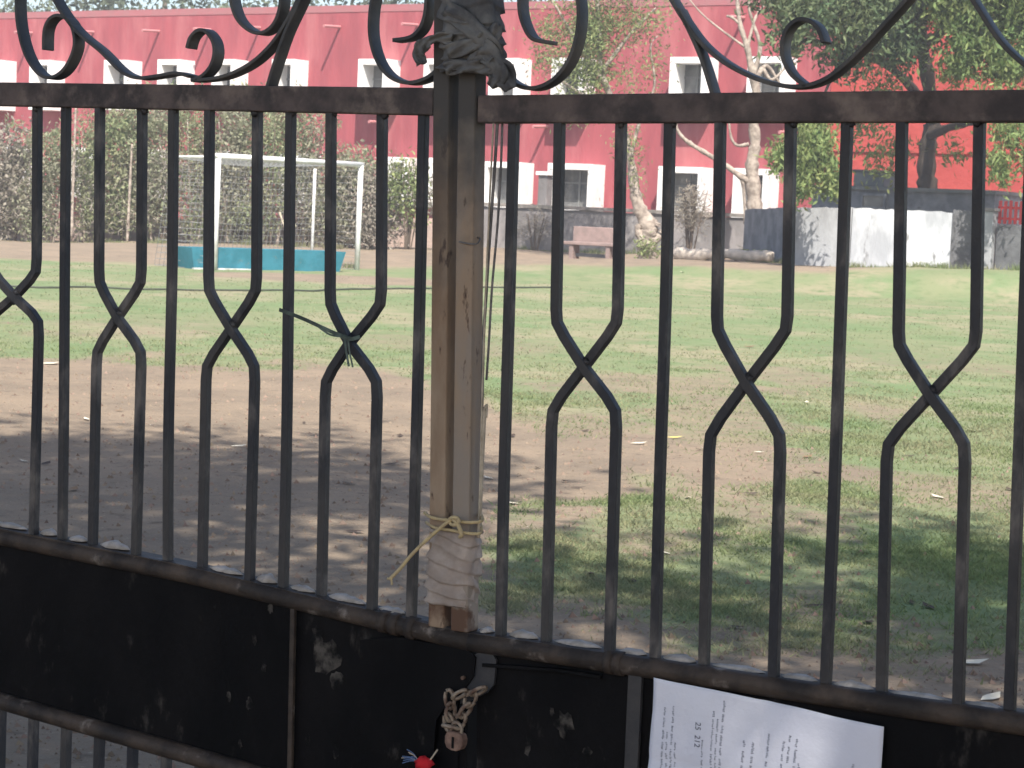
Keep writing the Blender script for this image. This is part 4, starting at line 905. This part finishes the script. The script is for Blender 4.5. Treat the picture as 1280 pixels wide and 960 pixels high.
# green strap at a crossing
e = thing('plastic_strap', 'dark green plastic strap tied round crossed bars', 'strap', gate(437, 430, .012))
def ribbon(pts, offs, hw, m, e, name):
    pp = smooth_path([gate(x, y, o) for (x, y), o in zip(pts, offs)], 6); return obj(name, MB().sweep(pp, [(-hw, -.0003), (hw, -.0003), (hw, .0003), (-hw, .0003)], side=NORM), m, e)
ribbon([(349, 387), (360, 391), (378, 398), (400, 408), (420, 417), (438, 423)], [.008, .010, .012, .013, .014, .013], .0024, 'strap', e, 'band')
ribbon([(396, 407), (412, 418), (428, 421), (440, 423)], [.014, .015, .016, .015], .0012, 'strap', e, 'band')
ribbon([(425, 419), (436, 424), (450, 421)], [.014, .016, .013], .0024, 'strap', e, 'knot')
ribbon([(431, 424), (433, 440), (436, 458)], [.015, .017, .018], .0016, 'strap', e, 'end'); ribbon([(435, 424), (437, 440), (441, 459)], [.015, .016, .017], .0012, 'strap', e, 'end')

# ------------------------------------------------------------------ chain, lock, red bow
def link(c, ax, ay, r=.0026, L_=.0115, W_=.0066):
    pts = [c + ax*(L_*cos(t)*(1)) + ay*(W_*sin(t)) for t in np.linspace(0, 2*pi, 17)]
    mb = MB(); mb.sweep(pts, [(r*cos(q), r*sin(q)) for q in np.linspace(0, 2*pi, 7)[:-1]], cap=False); return mb
e = thing('door_chain', 'short worn chain looped through the gate lock plates', 'chain', gate(580, 905, .02))
cp = [((562, 874), (.15, -1), 0), ((563, 890), (-.1, -1), 1), ((561, 903), (-.3, -1), 0), ((575, 868), (.9, -.4), 1), ((588, 874), (.45, -1), 0), ((582, 888), (.35, -1), 1), ((575, 901), (.5, -1), 0), ((564, 909), (1, .25), 1), ((598, 864), (.8, -.6), 1)]
for (x, y), (dx, dy), tw in cp:
    jx = random.uniform(-.35, .35); c = gate(x, y, .021 + .003*tw); q = gate(x+(dx+jx)*10, y+dy*10, .021 + .003*tw); ax = (q-c).normalized(); ay = NORM.cross(ax).normalized()
    if tw: ay = (ay*.35 + NORM*.9).normalized()
    obj('link', link(c, ax, ay), 'chain', e, True)
e = thing('padlock', 'small rusty padlock hanging from the chain', 'padlock', gate(570, 925, .02))
c = gate(570, 925, .024); mb = MB(); k = 14
vs = []; 
prof_ = [(x, y) for x, y in [(-.013, .004), (-.011, .009), (-.004, .011), (.004, .011), (.011, .009), (.0135, .003), (.013, -.004), (.010, -.010), (.004, -.0125), (-.004, -.0125), (-.010, -.010), (-.013, -.004)]]
A = [c + ALONG*x + UP*y + NORM*.0065 for x, y in prof_]; B_ = [c + ALONG*x + UP*y - NORM*.0065 for x, y in prof_]; k = len(A)
obj('body', MB().add(A + B_, [tuple(range(k)), tuple(range(2*k-1, k-1, -1))] + [(i, k+i, k+(i+1) % k, (i+1) % k) for i in range(k)]), 'lock', e, bevel=.002)
obj('keyway', MB().box(c + NORM*.0068 - UP*.002, ALONG*.0016, NORM*.0005, UP*.007), 'panel', e)
obj('shackle', MB().tube(smooth_path([c + ALONG*-.007 + UP*.008, c + ALONG*-.007 + UP*.017, c + UP*.022, c + ALONG*.007 + UP*.017, c + ALONG*.007 + UP*.008], 5), .0022, 8), 'chain', e, True)
e = thing('thread_bow', 'red cloth bow with loose blue threads tied below the padlock', 'bow', gate(530, 952, .02))
c = gate(530, 954, .024); mb = MB(); vs = []; nl, nm = 8, 12
for i in range(nl+1):
    for j in range(nm):
        th, ph_ = pi*i/nl, 2*pi*j/nm; rr_ = 1 + .18*sin(3*ph_+i) + .12*sin(5*ph_-2*i)
        vs.append(c + ALONG*(.0125*sin(th)*cos(ph_)*rr_) + UP*(.008*cos(th)*rr_) + NORM*(.008*sin(th)*sin(ph_)*rr_))
obj('knot', MB().add(vs, [(i*nm+j, i*nm+(j+1) % nm, (i+1)*nm+(j+1) % nm, (i+1)*nm+j) for i in range(nl) for j in range(nm)]), 'red', e, True)
for i in range(9):
    an = random.uniform(2.2, 3.7); ln_ = random.uniform(.012, .026); p0 = c + ALONG*-.008; dv = ALONG*cos(an) + UP*sin(an)*.8
    obj('thread', MB().tube(smooth_path([p0, p0 + dv*ln_*.5 + UP*.002, p0 + dv*ln_ + NORM*.003], 4), .0007, 5), 'blue_thread' if i % 3 else 'reed', e)
obj('thread', MB().tube([c + ALONG*.008 + UP*.004, gate(547, 937, .024)], .0011, 5), 'reed', e)

# ------------------------------------------------------------------ paper notice
e = thing('paper_notice', 'white sheet of paper with sideways print stuck on the gate panel', 'notice', gate(955, 1000, .02))
c00 = gate(820, 846, .014); c10 = gate(1106, 908, .014); ex = (c10-c00); wP = ex.length; ex.normalize(); ey = NORM.cross(ex).normalized(); ey = ey if ey.z < 0 else -ey
hP = wP*210/297
nu, nv = 48, 36; vs = []
def paper(u, v, o=0.0):
    bulge = .004*sin(pi*u)*(.4+.6*sin(pi*min(1, v*1.4))) + .0025*sin(u*9+v*4) + .16*max(0, .16-u)*max(0, .2-v) + .10*max(0, u-.86)*max(0, .16-v) - .0022*max(0, 1-abs(u-.5)*22) - .0020*max(0, 1-abs(v-.48+.05*u)*18) + .0012*sin(17*u-11*v)*max(0, .4-v)*2.5
    return c00 + ex*(u*wP) + ey*(v*hP) + NORM*(bulge + o)
for j in range(nv+1):
    for i in range(nu+1): vs.append(paper(i/nu, j/nv))
o = obj('sheet', MB().add(vs, [(j*(nu+1)+i, j*(nu+1)+i+1, (j+1)*(nu+1)+i+1, (j+1)*(nu+1)+i) for j in range(nv) for i in range(nu)]), 'paper', e, True)
md = o.modifiers.new('th', 'SOLIDIFY'); md.thickness = .0003; md.offset = -1
pr = MB(); rp = random.Random(17)
def mark(u, v, du, dv): pr.add([paper(u, v, .0009), paper(u+du, v, .0009), paper(u+du, v+dv, .0009), paper(u, v+dv, .0009)], [(0, 1, 2, 3)])
# lines of small print run down the sheet (it hangs sideways): u of the line, start and end along v, height of the print
for u, v0, v1, hgt_ in [(.055, .16, .95, .010), (.075, .30, .95, .010), (.095, .14, .95, .010), (.115, .35, .9, .008), (.235, .3, .9, .008), (.275, .12, .98, .010), (.295, .16, .98, .008), (.315, .05, .98, .011), (.345, .48, .9, .008), (.385, .6, .95, .009), (.415, .25, .55, .012), (.455, .25, .62, .012), (.52, .18, .7, .011), (.59, .20, .95, .011), (.615, .16, .95, .011), (.645, .17, .95, .012), (.665, .3, .9, .010), (.77, .45, .95, .010), (.86, .34, .9, .010), (.885, .24, .9, .010)]:
    v = v0
    while v < v1:
        wl = rp.uniform(.02, .075); q = v
        while q < min(v+wl, v1):
            k = rp.random()
            mark(u + (.002 if k < .3 else 0), q, hgt_*(.55 + .45*rp.random()), .0035 + .002*rp.random())
            if k > .5: mark(u + hgt_*rp.random()*.6, q + .0036, .0022, .0045)
            q += .0085 + .002*rp.random()
        v += wl + rp.uniform(.008, .03)
obj('print', pr, 'ink', e)
def ptext(s, u, v, size, m):
    cu = bpy.data.curves.new('t', 'FONT'); cu.body = s; cu.size = 1; cu.offset = .0
    to = bpy.data.objects.new('t', cu); COL.objects.link(to); dg = bpy.context.evaluated_depsgraph_get(); me_ = bpy.data.meshes.new_from_object(to.evaluated_get(dg)); bpy.data.objects.remove(to)
    mb_ = MB(); mb_.add([paper(u - p.co.y*size/wP, v + p.co.x*size/hP, .0011) for p in me_.vertices], [tuple(f.vertices) for f in me_.polygons])
    # print turned a quarter to the right: letter tops point to larger u
    mb_.v = [tuple(paper(u + p.co.y*size/wP, v + p.co.x*size/hP, .0011)) for p in me_.vertices]
    obj('print', mb_, m, e)
ptext('25  212', .205, .20, .0098, 'inkb'); ptext('18', .148, .66, .012, 'inkb')

# ------------------------------------------------------------------ fallen leaves
def fallen(px, py, size, m, lab, group=None, rot=None):
    p = on_ground(px, py); p.z = float(gz(p.x, p.y)) + .004; rr_ = random.uniform(0, 6.28) if rot is None else rot
    d = Vector((cos(rr_), sin(rr_), 0)); s = Vector((-d.y, d.x, 0)); h = size*.18
    pts = [(-.5, 0, .02), (-.25, .2, .28), (.1, .24, .3), (.5, 0, .8), (.1, -.24, .2), (-.25, -.2, .1), (0, 0, 0), (-.7, 0, .05)]
    vs = [p + d*x*size + s*y*size + UP*(z*h + .003) for x, y, z in pts]
    o = obj('fallen_leaf', MB().add(vs, [(0, 1, 6), (1, 2, 6), (2, 3, 6), (3, 4, 6), (4, 5, 6), (5, 0, 6), (0, 7, 1)]), m)
    if group:
        on = ' on the grass' if float(grass_mask(np.array([p.x]), np.array([p.y]))[0]) > .45 else ' on the bare soil'
        lab = lab.replace(' on the ground', on + (' in tree shade' if p.y < 12.5 else ' by the far wall' if p.y > 40 else ' in the sun'))
    return tag(o, lab, 'leaf', group)
fallen(845, 546, .10, 'dryleaf3', 'bright yellow fallen leaf on the grass beside a straight bar', rot=.1)
fallen(800, 557, .10, 'dryleaf4', 'pale curled fallen leaf on the grass near the yellow leaf', rot=.2)
fallen(1217, 829, .11, 'dryleaf4', 'pale oval fallen leaf on shaded soil beside the last crossed bars', rot=.1)
fallen(1240, 872, .10, 'dryleaf4', 'pale cream fallen leaf close behind the lower rail of the right leaf', rot=.8)
for px, py in [(707, 605), (724, 613), (737, 718), (918, 789), (490, 580), (500, 545), (380, 530), (58, 580), (1138, 570), (1020, 592), (672, 586), (875, 564), (1197, 588), (1140, 752), (1160, 757), (1020, 760), (792, 727), (1085, 778), (1262, 610), (435, 608), (732, 538), (640, 545), (445, 668), (1178, 609), (940, 622)]:
    fallen(px, py, random.uniform(.05, .10), 'dryleaf2', 'small dark dry leaf lying on the ground', 'dark fallen leaves')
for px, py in [(1008, 505), (855, 510), (950, 565), (60, 627), (92, 612), (65, 456), (30, 575), (108, 526), (150, 515), (1010, 571), (650, 520), (830, 690), (1172, 622), (1110, 620), (780, 325), (755, 340), (852, 356), (918, 349), (952, 353), (938, 434), (100, 695), (300, 560), (640, 630), (860, 625), (1215, 540), (610, 600)]:
    fallen(px, py, random.uniform(.06, .10)*(1 if py > 480 else 1.8), 'dryleaf4' if random.random() < .6 else 'dryleaf', 'small pale dry leaf lying on the ground', 'pale fallen leaves')

# ------------------------------------------------------------------ thin dusty air over the whole field
hm = bpy.data.materials.new('dusty_air'); hm.use_nodes = True; hn = hm.node_tree.nodes; hn.remove(hn['Principled BSDF'])
pv = hn.new('ShaderNodeVolumePrincipled'); pv.inputs['Color'].default_value = (.93, .95, 1, 1); pv.inputs['Density'].default_value = .0012; pv.inputs['Anisotropy'].default_value = 0.0
hm.node_tree.links.new(pv.outputs[0], hn['Material Output'].inputs['Volume'])
ho = obj('haze', MB().box(Vector((0, 375, 9.5)), Vector((420, 0, 0)), Vector((0, 545, 0)), Vector((0, 0, 11.5))), hm)
ho['kind'] = 'stuff'; ho['label'] = 'thin pale dusty air over the whole field'; ho['category'] = 'haze'; ho.display_type = 'WIRE'
bpy.context.view_layer.update()
